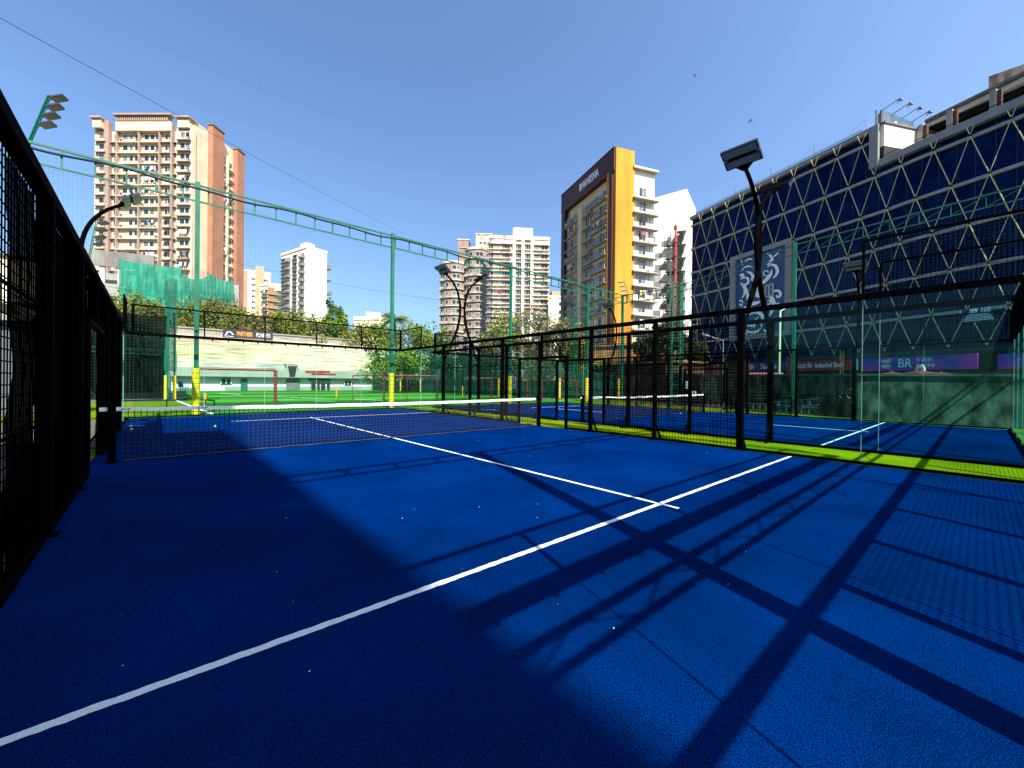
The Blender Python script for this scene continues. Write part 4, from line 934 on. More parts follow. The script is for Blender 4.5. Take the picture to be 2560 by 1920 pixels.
for i in range(12):
    z0 = ZA-10.2-i*3.05
    if z0 < 1: break
    mb = MB(); ts0, ts1 = t_at(C1, uL, 1702), t_at(C1, uL, 1691)
    for k in range(9): mb.box(rel(b, C1+uL*(ts0+(ts1-ts0)*(k/9.))+nL*(.9+.5*(k % 2)*0), z0-k*.33), (1.3, 1.3, .13), 0, uL, nL)
    mb.box(rel(b, C1+uL*t_at(C1, uL, 1676)+nL*.9, z0-2.9), (3.0, 1.3, .26), 0, uL, nL); mb.box(rel(b, C1+uL*t_at(C1, uL, 1698)+nL*.9, z0), (2.0, 1.2, .26), 0, uL, nL)
    for zz in (.5, 1.0): mb.box(rel(b, C1+uL*t_at(C1, uL, 1698)+nL*1.5, z0+zz), (2.0, .05, .05), 0, uL, nL); mb.box(rel(b, C1+uL*t_at(C1, uL, 1676)+nL*1.5, z0-2.9+zz), (3.0, .05, .05), 0, uL, nL)
    b.part('fire_stair', mb, mat('stair steel', (.05, .05, .055), .5))
for x in (1672, 1687, 1704): mb = MB(); t = t_at(C1, uL, x); mb.tube([rel(b, C1+uL*t+nL*1.5, 0), rel(b, C1+uL*t+nL*1.5, ZA-8)], .07, 5); b.part('stair_post', mb, M['steel'])
for i in range(8): b.put('window', window_mesh(.6, 1.3, 'w'), C1+uR*tr*.5+nR*.05, uR, nR, ZA-8-i*5.2)
b.finish()
# low brown building in front of the yellow wall
def shed(P, u, wd, dp, h, m, label, name='building', roofm=None, wins=0, doorat=None):
    P = V((P.x, P.y, 0)); u = V((u[0], u[1], 0)).normalized(); n = V((u.y, -u.x, 0)); n = n if n.dot(CAM-P) > 0 else -n
    b = Bld(name, P, label); block(b, 'wall', [P, P+u*wd, P+u*wd-n*dp, P-n*dp], 0, h, m)
    mb = MB(); mb.box(rel(b, P+u*wd/2-n*dp/2, h+.12), (wd+.6, dp+.6, .22), 0, u, n); b.part('roof', mb, roofm or M['conc'])
    for i in range(wins): b.put('window', window_mesh(1.2, 1.0, 'w'), P+u*wd*(i+.5)/wins, u, n, h*.45)
    b.finish(); return b, P, u, n
tan = mat('tan wall', (.55, .30, .09), .9, var=.3, scale=.5)
pa, pb = at_d(1478, 960, 66), at_d(1665, 960, 60); shed(pa, (pb-pa), (pb-pa).length, 8, z_at(pa, 868), tan, 'long tan block at the foot of the yellow ended tower', wins=6)
pa, pb = at_d(1480, 960, 50), at_d(1680, 960, 40); bb, P, u, n = shed(pa, (pb-pa), (pb-pa).length, 5, z_at(pa, 915), brick, 'dark red brick shed behind the brown wall', roofm=tan, wins=0)
# ================================================================== THE STAND
Y1, Y2, X1, X2 = 52.0, 62.0, 1.9, 27.2; Pst = V((X1, Y1, 0))
root = empty('stand', Pst, 0, 'long sloping spectator stand with faded painted steps and a dark name banner', 'grandstand')
m = bpy.data.materials.new('painted stand steps'); m.use_nodes = True; N = m.node_tree.nodes; L = m.node_tree.links; b_ = N['Principled BSDF']; b_.inputs['Roughness'].default_value = .95
tc = N.new('ShaderNodeTexCoord'); sp = N.new('ShaderNodeSeparateXYZ'); L.new(tc.outputs['Object'], sp.inputs[0])
rp = N.new('ShaderNodeValToRGB'); L.new(sp.outputs['Z'], rp.inputs[0]); mrz = N.new('ShaderNodeMapRange'); mrz.inputs[1].default_value = 2.6; mrz.inputs[2].default_value = 8.2; L.new(sp.outputs['Z'], mrz.inputs[0]); L.new(mrz.outputs[0], rp.inputs[0])
cr = rp.color_ramp; cr.elements[0].position = 0; cr.elements[0].color = (.05, .25, .28, 1); cr.elements[1].position = 1; cr.elements[1].color = (.38,.10,.05, 1)
for p, c in ((.15, (.04, .23, .30, 1)), (.22, (.42, .33, .19, 1)), (.36, (.46, .33, .03, 1)), (.52, (.45, .28, .06, 1)), (.66, (.45, .13, .05, 1)), (.8, (.42, .09, .04, 1)), (.9, (.43, .24, .12, 1))): e = cr.elements.new(p); e.color = c
nz = N.new('ShaderNodeTexNoise'); nz.inputs['Scale'].default_value = 1; nz.inputs['Detail'].default_value = 8; nz.inputs['Roughness'].default_value = .7; mp = N.new('ShaderNodeMapping'); mp.inputs['Scale'].default_value = (.22, 1, 2.4); L.new(tc.outputs['Object'], mp.inputs[0]); L.new(mp.outputs[0], nz.inputs['Vector'])
mx_ = N.new('ShaderNodeMapRange'); mx_.inputs[1].default_value = 11; mx_.inputs[2].default_value = 15; mx_.inputs[3].default_value = .55; mx_.inputs[4].default_value = .04; L.new(sp.outputs['X'], mx_.inputs[0])
mn = N.new('ShaderNodeMapRange'); mn.inputs[1].default_value = .45; mn.inputs[2].default_value = .58; L.new(nz.outputs[0], mn.inputs[0]); ml = N.new('ShaderNodeMath'); ml.operation = 'MULTIPLY'; L.new(mx_.outputs[0], ml.inputs[0]); L.new(mn.outputs[0], ml.inputs[1])
mm = N.new('ShaderNodeMix'); mm.data_type = 'RGBA'; L.new(ml.outputs[0], mm.inputs[0]); mm.inputs[6].default_value = (.58, .46, .33, 1); L.new(rp.outputs[0], mm.inputs[7])
nd = N.new('ShaderNodeTexNoise'); nd.inputs['Scale'].default_value = 1.6; nd.inputs['Detail'].default_value = 10; L.new(mp.outputs[0], nd.inputs['Vector']); rd = N.new('ShaderNodeMapRange'); rd.inputs[1].default_value = .35; rd.inputs[2].default_value = .6; rd.inputs[3].default_value = .45; rd.inputs[4].default_value = 1.05; L.new(nd.outputs[0], rd.inputs[0])
m3 = N.new('ShaderNodeMix'); m3.data_type = 'RGBA'; m3.blend_type = 'MULTIPLY'; m3.inputs[0].default_value = 1; L.new(mm.outputs[2], m3.inputs[6]); L.new(rd.outputs[0], m3.inputs[7]); L.new(m3.outputs[2], b_.inputs['Base Color'])
M['stand'] = m; W_ = X2-X1; ns = 16
mb = MB()
for i in range(ns):
    y0 = i*(Y2-Y1)/ns; z0 = 2.75+i*4.7/ns; z1 = 2.75+(i+1)*4.7/ns; y1 = (i+1)*(Y2-Y1)/ns
    for xa, xb in ((0, W_),):
        if i < 3 and True: segs = ((0, 12.0), (13.4, W_))
        else: segs = ((0, W_),)
        for sa, sb in segs: mb.poly([(sa, y0, z0), (sb, y0, z0), (sb, y0, z1), (sa, y0, z1)]); mb.poly([(sa, y0, z1), (sb, y0, z1), (sb, y1, z1), (sa, y1, z1)])
mb.build('steps', M['stand'], root, fix=False)
sw = mat('stand white wall', (.56, .55, .47), .9, col2=(.44, .42, .35), scale=.5); sv = mat('pale green under wall', (.60, .66, .58), .9, var=.15, scale=.6)  # under wall is paler and greener than the white parapet
mb = MB(); mb.lohi((0, -.25, 1.75), (W_+1, .0, 2.8)); mb.build('front_parapet', sw, root)
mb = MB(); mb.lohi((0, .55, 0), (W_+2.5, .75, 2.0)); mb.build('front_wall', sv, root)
mb = MB(); mb.lohi((5.3, .45, 0), (W_+2.5, .54, .55)); mb.build('low_band', sw, root)  # low band in the parapet's white, set before the under wall
mb = MB(); mb.lohi((-.3, Y2-Y1, 0), (W_+.3, Y2-Y1+.4, 8.35)); mb.lohi((-.3, Y2-Y1-.15, 8.36), (W_+.2, Y2-Y1+.6, 8.55)); mb.build('back_wall', sw, root)
mb = MB()
for xe in (-.25, W_+.02): mb.prism([(xe, -.0, 0), (xe, Y2-Y1, 0), (xe, Y2-Y1, 7.7), (xe, 0, 3.0)], (.23, 0, 0))
mb.build('end_wall', sw, root)
mb = MB(); mb.lohi((W_+.3, .6, 0), (W_+4, 3.5, 2.9)); mb.build('end_block', sw, root)
mb = MB(); mb.lohi((12.0, .1, 2.0), (13.4, 2.6, 3.55)); mb.prism([(12.2, -.3, 1.8), (12.38, -.3, 1.8), (12.1, -.3, 3.5), (11.9, -.3, 3.5)], (0, 1.2, 0)); mb.prism([(13.2, -.3, 1.8), (13.02, -.3, 1.8), (13.3, -.3, 3.5), (13.5, -.3, 3.5)], (0, 1.2, 0)); mb.build('stair_mouth', sw, root)
mb = MB(); mb.prism([(12.38, -.28, 1.85), (13.02, -.28, 1.85), (13.3, -.28, 3.3), (12.1, -.28, 3.3)], (0, .36, 0)); mb.build('stair_dark_slab', M['dark'], root)  # solid dark slab painting the shade inside the stair mouth
def sx(px_): p = at_y(px_, 960, Y1); return p.x-X1
for x0, x1, z0, z1, m_, nm in ((553, 579, .85, 1.5, 'glassdark', 'window'), (603, 620, 0, 1.5, None, 'door'), (718, 752, 0, 1.55, 'conc', 'roller_door'), (864, 880, .8, 1.35, 'glassdark', 'window'), (949, 961, .8, 1.3, 'dark', 'window'), (438, 480, .02, .35, 'steel', 'bench')):
    mb = MB(); a, c_ = sx(x0), sx(x1); mb.lohi((a, .38, z0), (c_, .44, z1)); mt = M[m_] if m_ else mat('green door', (.01, .16, .12), .6)
    if nm == 'window':
        for e in (a, (a+c_)/2, c_): mb.lohi((e-.04, .33, z0), (e+.04, .38, z1), 1)
    mb.build(nm, [mt, M['winframe']], root)
mb = MB(); mb.lohi((sx(772), .3, 1.42), (sx(830), .36, 1.68)); mb.build('sign_board', mat('green board', (.02, .16, .08), .7), root)
mb = MB()
for i in range(16): x = sx(776)+i*.17; mb.lohi((x, .27, 1.47), (x+.1, .3, 1.63))
mb.build('board_letters', mat('faded letters', (.10, .3, .2), .7), root)
# red graffiti mark on the steps
mb = MB(); a = sx(762); mb.lohi((a, -.30, 2.45), (a+2.4, -.26, 2.75)); mb.lohi((a+.8, -.34, 2.25), (a+4.0, -.31, 2.42)); mb.lohi((a+1.8, -.34, 2.6), (a+3.2, -.31, 2.8)); mb.build('red_marking', mat('red paint mark', (.6, .04, .03), .8), root)
# banner
p0, p1 = at_y(557, 835, 60.2), at_y(682, 850, 60.2); zc = (p0.z+p1.z)/2+.35
bn = empty('name_banner', (p0.x, 60.2, zc), 0, 'dark banner with orange and white capitals along the top of the stand', 'banner')
mb = MB(); mb.lohi((0, -.03, -.62), (p1.x-p0.x, .0, .62)); mb.build('cloth', mat('dark banner', (.03, .03, .05), .6), bn)
L_ = p1.x-p0.x; og = mat('orange letters', (.75, .28, .03), .6)
text('PANTHERS', .85, og, bn, V((p0.x+L_*.42, 60.15, zc)), V((1, 0, 0)), V((0, -1, 0)), .01, wd=L_*.31, bold=.02); text('FOREVER', .85, M['white'], bn, V((p0.x+L_*.80, 60.15, zc)), V((1, 0, 0)), V((0, -1, 0)), .01, wd=L_*.30)
mb = MB(); mb.tube([(L_*.05, -.05, -.3), (L_*.09, -.05, .15), (L_*.14, -.05, .2), (L_*.2, -.05, -.2)], .08, 5); mb.lohi((L_*.03, -.05, -.45), (L_*.2, -.04, -.4)); mb.build('emblem', M['white'], bn)
# washing line before the stand wall
o = laundry(V((X1+sx(800), Y1+.2, 0)), V((1, 0, 0)), V((0, -1, 0)), 1.25, 2.6, 'dark clothes drying on a line against the stand wall'); o.data.materials.clear()
for k in range(7): o.data.materials.append(CLOTH[(5, 2, 5, 6, 2, 5, 6)[k]])
# plastic chair
P = at_z(428, 985, 0); P = V((3.1, 49.5, 0)); root = empty('plastic_chair', P, .4, 'blue plastic chair standing alone before the stand wall', 'chair'); bl = mat('blue plastic', (.02, .2, .35), .4)
mb = MB(); mb.lohi((-.3, -.3, .45), (.3, .3, .5)); mb.build('seat', bl, root); mb = MB(); mb.bar((-.28, 0, .5), (-.42, 0, 1.1), .05, .5); mb.prism([(-.28, -.28, .5), (-.28, .28, .5), (-.45, .26, 1.15), (-.45, -.26, 1.15)], (.04, 0, 0)); mb.build('backrest', bl, root)
for s in (-1, 1):
    for t in (-1, 1): mb = MB(); mb.bar((.25*s, .25*t, 0), (.25*s, .25*t, .46), .06); mb.build('leg', bl, root)
# ================================================================== LEFT SIDE: dark net tunnel, sheds, construction
dn = mat('dark shade net', (.006, .016, .012), .9, var=.5, scale=1.5, alpha=.94)
root = empty('practice_tunnel', (-5.5, 24, 0), 0, 'dark netted practice tunnel with a concrete floor left of the stand', 'net tunnel')
for nm, pts in (('side_net', [(.0, 0, 0), (.0, 22, 0), (.0, 22, 5.3), (.0, 0, 5.3)]), ('side_net', [(6.7, 3, 0), (6.9, 22, 0), (6.9, 22, 5.3), (6.7, 3, 5.3)]), ('back_net', [(0, 22, 0), (7, 22, 0), (7, 22, 7.2), (0, 22, 7.2)]), ('roof_net', [(0, 0, 5.3), (6.7, 0, 5.3), (6.9, 22, 6.7), (0, 22, 6.7)])):
    mb = MB(); n_ = 10; a, c_, d_, e_ = [V(p) for p in pts]
    for i in range(n_):
        for j in range(6):
            def q(i, j): p = a.lerp(c_, i/n_).lerp(e_.lerp(d_, i/n_), j/6); return p+V((.08*math.sin(i*2+j), .08*math.cos(i+j*2), .1*math.sin(i*1.3)))
            mb.poly([q(i, j), q(i+1, j), q(i+1, j+1), q(i, j+1)])
    mb.build(nm, dn, root, fix=False)
for x, y in ((0, 0), (6.7, 0), (0, 22), (6.9, 22), (0, 11), (6.8, 11)): mb = MB(); mb.tube([(x, y, 0), (x, y, 6.7)], .06, 6); mb.build('post', M['green'], root)
mb = MB(); truss_beam(mb, V((-4, -.5, 3.3)), V((6.6, 3, 3.3)), .3, .6, .05, True); mb.build('cross_truss', M['green'], root)
mb = MB(); mb.lohi((-3, 21.3, 0), (6, 21.8, 5.4)); mb.build('end_curtain', mat('black curtain', (.006, .008, .006), .9), root)
shed(V((-13, 20, 0)), (1, .0, 0), 7.2, 8, 2.9, mat('grey tin wall', (.30, .34, .38), .6, var=.3, scale=.7, stretch=(6, 1, .3)), 'grey tin shed behind the left fence', wins=2, roofm=mat('white tin roof', (.7, .7, .66), .6))
shed(V((-14, 13.5, 0)), (1, .0, 0), 11.9, 1.2, 3.4, mat('grey blue plaster', (.26, .30, .36), .8, var=.35, scale=.5, stretch=(4, 1, .4)), 'grey blue wall seen through the near mesh of the left fence', wins=0, roofm=mat('pale wall cap', (.6, .58, .5), .7))
shed(V((-34, 60, 0)), (1, -.1, 0), 26, 10, 14, pale, 'cream block seen through the left fence', wins=5)
# white half-built block with green scaffold netting
pa = at_d(205, 960, 78); pb = at_d(585, 960, 88); u = U2(pb-pa); n = V((u.y, -u.x, 0)); n = n if n.dot(CAM-pa) > 0 else -n; pa.z = 0; pb.z = 0; Z1 = z_at(pa, 625); W1 = (pb-pa).length
b = Bld('construction_block', pa, 'half built concrete block wrapped in green scaffold netting under the pink tower'); rawc = mat('raw concrete', (.40, .38, .34), .95, col2=(.24, .22, .2), scale=.35, detail=9, bump=.2)
for z in (0, 4.5, 9, 13.2):
    mb = MB(); mb.box(rel(b, pa+u*W1*.5-n*6, z+4.0), (W1, 12, .5), 0, u, n); b.part('floor_slab', mb, rawc)
for i in range(5): mb = MB(); mb.box(rel(b, pa+u*(W1*i/9)-n*.4, Z1/2-1), (.7, .6, Z1-3), 0, u, n); b.part('column', mb, M['white'])
mb = MB(); mb.box(rel(b, pa+u*W1*.5-n*5, Z1/2-1.5), (W1, 1, Z1-3.2), 0, u, n); b.part('core_wall', mb, sw)
mb = MB(); mb.box(rel(b, pa+u*W1*.22+n*.0, Z1-1.2), (W1*.44, .4, 3.0), 0, u, n); b.part('parapet', mb, rawc)
mb = MB(); mb.box(rel(b, pa+u*W1*.5+n*.1, Z1-7.2), (W1, .3, 2.4), 0, u, n); b.part('parapet', mb, sw)
mb = MB()
for i in range(60): mb.bar(rel(b, pa+u*(W1*(.4+.6*i/60))-n*.2, Z1-3.2), rel(b, pa+u*(W1*(.4+.6*i/60)+random.uniform(-.2, .2))-n*.2, Z1-1.6+random.uniform(-.5, .8)), .06)
b.part('rebar', mb, mat('rusty bars', (.25, .12, .07), .9)); b.finish()
sn = mat('green scaffold net', (.005, .44, .27), .8, col2=(.003, .27, .17), scale=.5, alpha=.93, stretch=(1, 1, .5))
for ta, tb, zt0, zt1, lab in ((300, 455, 648, 668, 'left sheet of green scaffold netting, highest at its left end'), (455, 522, 685, 690, 'sagging middle sheet of green scaffold netting'), (520, 585, 680, 700, 'right sheet of green scaffold netting, torn along its top edge')):
    A = pa+u*t_at(pa, u, ta)+n*.9; B = pa+u*t_at(pa, u, tb)+n*.9; za, zb = z_at(A, zt0), z_at(B, zt1); mb = MB(); nn_ = 24
    def q(i, j):
        t = i/nn_; P = A.lerp(B, t); zt = za+(zb-za)*t-.9*math.sin(math.pi*t)*(1 if ta != 300 else .3)+.14*math.sin(i*1.9)*(j/8)**3; return P-A+n*(.35*math.sin(i*.9)+.15*math.sin(j*1.7+i))+V((0, 0, 4+(zt-4)*j/8))
    for i in range(nn_):
        for j in range(8): mb.poly([q(i, j), q(i+1, j), q(i+1, j+1), q(i, j+1)])
    o = mb.build('scaffold_net', sn, loc=A, fix=False); tag(o, lab, 'netting')
# shadow caster far behind and left of the camera: a plain block
b = Bld('apartment_block', (-25, -30, 0), 'plain block behind the left fence whose shade falls on the court'); block(b, 'wall', [V((-5, -17.3, 0)), V((-5, -42, 0)), V((-25, -42, 0)), V((-25, -17.3, 0))], 0, 24.8, pale)
for f in range(7):
    for k in range(5): b.put('window', window_mesh(1.8, 1.4, 'w'), V((-5, -21-k*4.4, 0)), V((0, 1, 0)), V((1, 0, 0)), 2.2+f*3.2)
b.finish()
# ================================================================== THE DARK GLASS BUILDING
FP = [V((x, y, 0)) for x, y in ((65.7, 21.4), (63.2, 14.7), (60.6, 7.8), (58.9, 3.3), (57.9, .7), (56.7, -2.3), (55.0, -5.6), (53.8, -8.7), (52.5, -11.7), (51.2, -15.2))]
FS = [0]
for a, b_ in zip(FP, FP[1:]): FS.append(FS[-1]+(b_-a).length)
def fpt(s, z, off=0):
    s = min(max(s, 0), FS[-1]-1e-4)
    for i in range(len(FP)-1):
        if s <= FS[i+1]: break
    t = (s-FS[i])/(FS[i+1]-FS[i]); u = (FP[i+1]-FP[i]).normalized(); n = V((u.y, -u.x, 0)); n = n if n.x < 0 else -n
    p = FP[i].lerp(FP[i+1], t)+n*off; return V((p.x, p.y, z)), u, n
def fs(x):
    """run along the facade of picture column x"""
    d = ray(x, 960)
    for i in range(len(FP)-1):
        a, e = FP[i], FP[i+1]-FP[i]; den = d.x*e.y-d.y*e.x; q = a-CAM; s = -(d.x*q.y-d.y*q.x)/den
        if -.02 <= s <= 1.0: return FS[i]+s*(FS[i+1]-FS[i])
    return FS[-1] if x > 2300 else 0
def fz(x, y): p, _, _ = fpt(fs(x), 0); return z_at(p, y)
SE = 37.2                                   # right end of the dark front
b = Bld('glass_building', (FP[0].x, FP[0].y, 0), 'dark blue glass building with a pale diagonal lattice over its curved front'); O = b.loc
gm = bpy.data.materials.new('dark blue glazing'); gm.use_nodes = True; N = gm.node_tree.nodes; L = gm.node_tree.links; pb_ = N['Principled BSDF']
tc = N.new('ShaderNodeTexCoord'); vo = N.new('ShaderNodeTexNoise'); vo.inputs['Scale'].default_value = .22; vo.inputs['Detail'].default_value = 7; vo.inputs['Roughness'].default_value = .62; vo.inputs['Distortion'].default_value = 1.2; L.new(tc.outputs['Object'], vo.inputs['Vector'])
rr_ = N.new('ShaderNodeValToRGB'); rr_.color_ramp.elements[0].position = .42; rr_.color_ramp.elements[0].color = (.0004, .002, .045, 1); rr_.color_ramp.elements[1].position = .68; rr_.color_ramp.elements[1].color = (.001, .020, .085, 1); L.new(vo.outputs[0], rr_.inputs[0]); L.new(rr_.outputs[0], pb_.inputs['Base Color'])
pb_.inputs['Roughness'].default_value = .12; pb_.inputs['Specular IOR Level'].default_value = .04
bn_ = N.new('ShaderNodeTexNoise'); bn_.inputs['Scale'].default_value = .5; L.new(tc.outputs['Object'], bn_.inputs['Vector']); bp = N.new('ShaderNodeBump'); bp.inputs['Strength'].default_value = .15; bp.inputs['Distance'].default_value = .05; L.new(bn_.outputs[0], bp.inputs['Height']); L.new(bp.outputs[0], pb_.inputs['Normal'])
M['glaz'] = gm; bandm = mat('pale metal band', (.60, .60, .60), .6, 0, var=.25, scale=2); strutm = mat('yellowish strut paint', (.70, .63, .30), .45, .2, var=.3, scale=2); alu = mat('grey cladding', (.45, .45, .44), .5, var=.15, scale=.8)
ZB = [26.85, 23.05, 19.25, 15.5, 11.8, 8.05]; ZR1, ZR2, SN = 28.0, 24.1, fs(2196); s0 = fs(2196); ZG = 4.75
def wallstrip(mb, sa, sb, z0, z1, off=0, m=0, n_=None):
    n_ = n_ or max(1, int((sb-sa)/1.2)); prev = None
    for i in range(n_+1):
        p, u, n = fpt(sa+(sb-sa)*i/n_, 0, off); e = (V((p.x-O.x, p.y-O.y, z0)), V((p.x-O.x, p.y-O.y, z1)))
        if prev: mb.poly([prev[0], e[0], e[1], prev[1]], m)
        prev = e
def strip3(mb, sa, sb, z0, z1, o0, o1):
    """solid band following the front"""
    n_ = max(1, int((sb-sa)/1.2)); prev = None
    for i in range(n_+1):
        s = sa+(sb-sa)*i/n_; p, _, _ = fpt(s, 0, o0); q, _, _ = fpt(s, 0, o1); p -= O; q -= O
        e = [V((q.x, q.y, z0)), V((q.x, q.y, z1)), V((p.x, p.y, z1)), V((p.x, p.y, z0))]
        if prev:
            for k in range(4): mb.poly([prev[k], e[k], e[(k+1) % 4], prev[(k+1) % 4]])
        else: mb.poly(e)
        prev = e
    mb.poly(prev[::-1])
lv = [ZR1]+ZB+[ZG]
for i in range(7):      # glazing storey by storey
    mb = MB(); top = lv[i]
    if i == 0:
        wallstrip(mb, 0, SN, ZB[0], ZR1)
    elif i == 1: wallstrip(mb, 0, SN, ZB[1], ZB[0]); wallstrip(mb, SN, SE, ZB[1], ZR2)
    else: wallstrip(mb, 0, SE, lv[i+1], lv[i])
    ss = 1.21   # joints between the glass sheets stand a little proud
    while ss < SE:
        zt = top if not (i < 2 and ss > SN) else (ZR2 if i == 1 else 0)
        if zt > lv[i+1]: p, u, n = fpt(ss, 0, .02); mb.box(V((p.x-O.x, p.y-O.y, (lv[i+1]+zt)/2)), (.045, .04, zt-lv[i+1]), 1, u, n)
        ss += 1.21
    b.part('glazing', mb, [M['glaz'], bpy.data.materials.get('dark joint') or mat('dark joint', (.004, .006, .03), .4)], fix=False)
MS0, MS1 = 8.3, 16.35               # the framed mural
for z in ZB:
    mb = MB()
    if z > 26: strip3(mb, 0, SN, z-.14, z+.14, .0, .25)
    elif z > 9 and z < 18: strip3(mb, MS1, SE, z-.14, z+.14, 0, .25); m2_ = MB(); strip3(m2_, 0, MS0, z-.14, z+.14, 0, .25); b.part('band', m2_, bandm)
    else: strip3(mb, 0, SE, z-.14, z+.14, .0, .25)
    o = b.part('band', mb, bandm)
mb = MB(); strip3(mb, 0, SN, ZR1-.25, ZR1+.3, -.5, .55); b.part('roof_edge', mb, alu)
mb = MB(); strip3(mb, SN-.3, SE, ZR2-.3, ZR2+.4, -.5, .6); b.part('roof_edge', mb, alu)
# long diagonals crossing at every band
def lvl(k): return [29.2, 26.85, 23.05, 19.25, 15.5, 11.8, 8.05, ZG+.2][k]
for sg in (-1, 1):
    for k0 in range(-8, 24):
        pts = []
        for k in range(1, 8):
            s = 2.3+2.42*k0+sg*1.21*(k-1)
            pts.append((s, lvl(k)))
        mb = MB(); any_ = False
        top = (pts[0][0]-sg*1.21*.35, 26.85+(28.0-26.85))
        for (sa, za), (sb, zb) in zip([top]+pts, pts):
            if min(sa, sb) < 0.0 or max(sa, sb) > SE: continue
            ms = (sa+sb)/2; mz = (za+zb)/2
            if MS0+.1 < ms < MS1-.1 and 8 < mz < 19.3: continue
            if ms > SN-.3 and mz > 24.2:
                if za > ZR2 and zb < ZR2 and ms > SN: f = (ZR2-.3-zb)/(za-zb); sa = sb+(sa-sb)*f; za = ZR2-.3
                else: continue
            p, _, _ = fpt(sa, za, .62); q, _, _ = fpt(sb, zb, .62); w_ = .06 if sg > 0 else .038
            mb.bar(p-O, q-O, w_, w_); any_ = True
            if zb > 5: mb.box(q-O-V((0, 0, 0)), (.16, .16, .16)); r2, _, _ = fpt(sb, zb, .3); mb.bar(q-O, r2-O, .05, .05)
        if any_: b.part('diagonal_strut', mb, strutm)
# mural frame, panel and white scrollwork
zm1 = 19.25; zm0 = 7.95
for sa in (MS0, MS1): mb = MB(); strip3(mb, sa-.42, sa+.42, zm0-.3, zm1+.3, .0, .7); b.part('mural_frame', mb, alu)
for z in (zm0, zm1): mb = MB(); strip3(mb, MS0+.42, MS1-.42, z-.3, z+.3, .0, .7); b.part('mural_frame', mb, alu)
pa_, _, _ = fpt(MS0, 0, .35); pb2, _, _ = fpt(MS1, 0, .35); mu_ = (pb2-pa_).normalized(); mn_ = V((mu_.y, -mu_.x, 0)); mn_ = mn_ if mn_.x < 0 else -mn_
mb = MB(); mb.box((pa_+pb2)/2-O+V((0, 0, (zm0+zm1)/2)), ((pb2-pa_).length-.8, .1, zm1-zm0-.6), 0, mu_, mn_); mural = b.part('mural_panel', mb, mat('teal blue mural ground', (.004, .13, .34), .5, col2=(.004, .09, .30), scale=.4))
def on_mural(cx, cy, off=.12):
    x, y = 1650+cx/4.74, 550+cy/4.74; d = ray(x, y); p0 = pa_+mn_*(off); t = (p0-CAM).dot(mn_)/d.dot(mn_); return CAM+d*t-O
def stroke(mb, pts, ws, steps=7):
    P = [on_mural(*p) for p in pts]; n_ = len(P); out = []
    def cr(a, b, c, d, t): return (b*2+(c-a)*t+(a*2-b*5+c*4-d)*t*t+(b*3-a-c*3+d)*t*t*t)*.5
    for i in range(n_-1):
        a, b2, c, d = P[max(i-1, 0)], P[i], P[i+1], P[min(i+2, n_-1)]
        for k in range(steps): t = k/steps; out.append((cr(a, b2, c, d, t), ws[i]+(ws[i+1]-ws[i])*t))
    out.append((P[-1], ws[-1])); sc2 = .0107
    prev = None
    for i, (p, w_) in enumerate(out):
        q = out[min(i+1, len(out)-1)][0]-out[max(i-1, 0)][0]; q.normalize(); s = q.cross(mn_).normalized()*w_*sc2/2*.95
        e = [p+s, p-s, p-s+mn_*.05, p+s+mn_*.05]
        if prev:
            for k in range(4): mb.poly([prev[k], e[k], e[(k+1) % 4], prev[(k+1) % 4]])
        prev = e
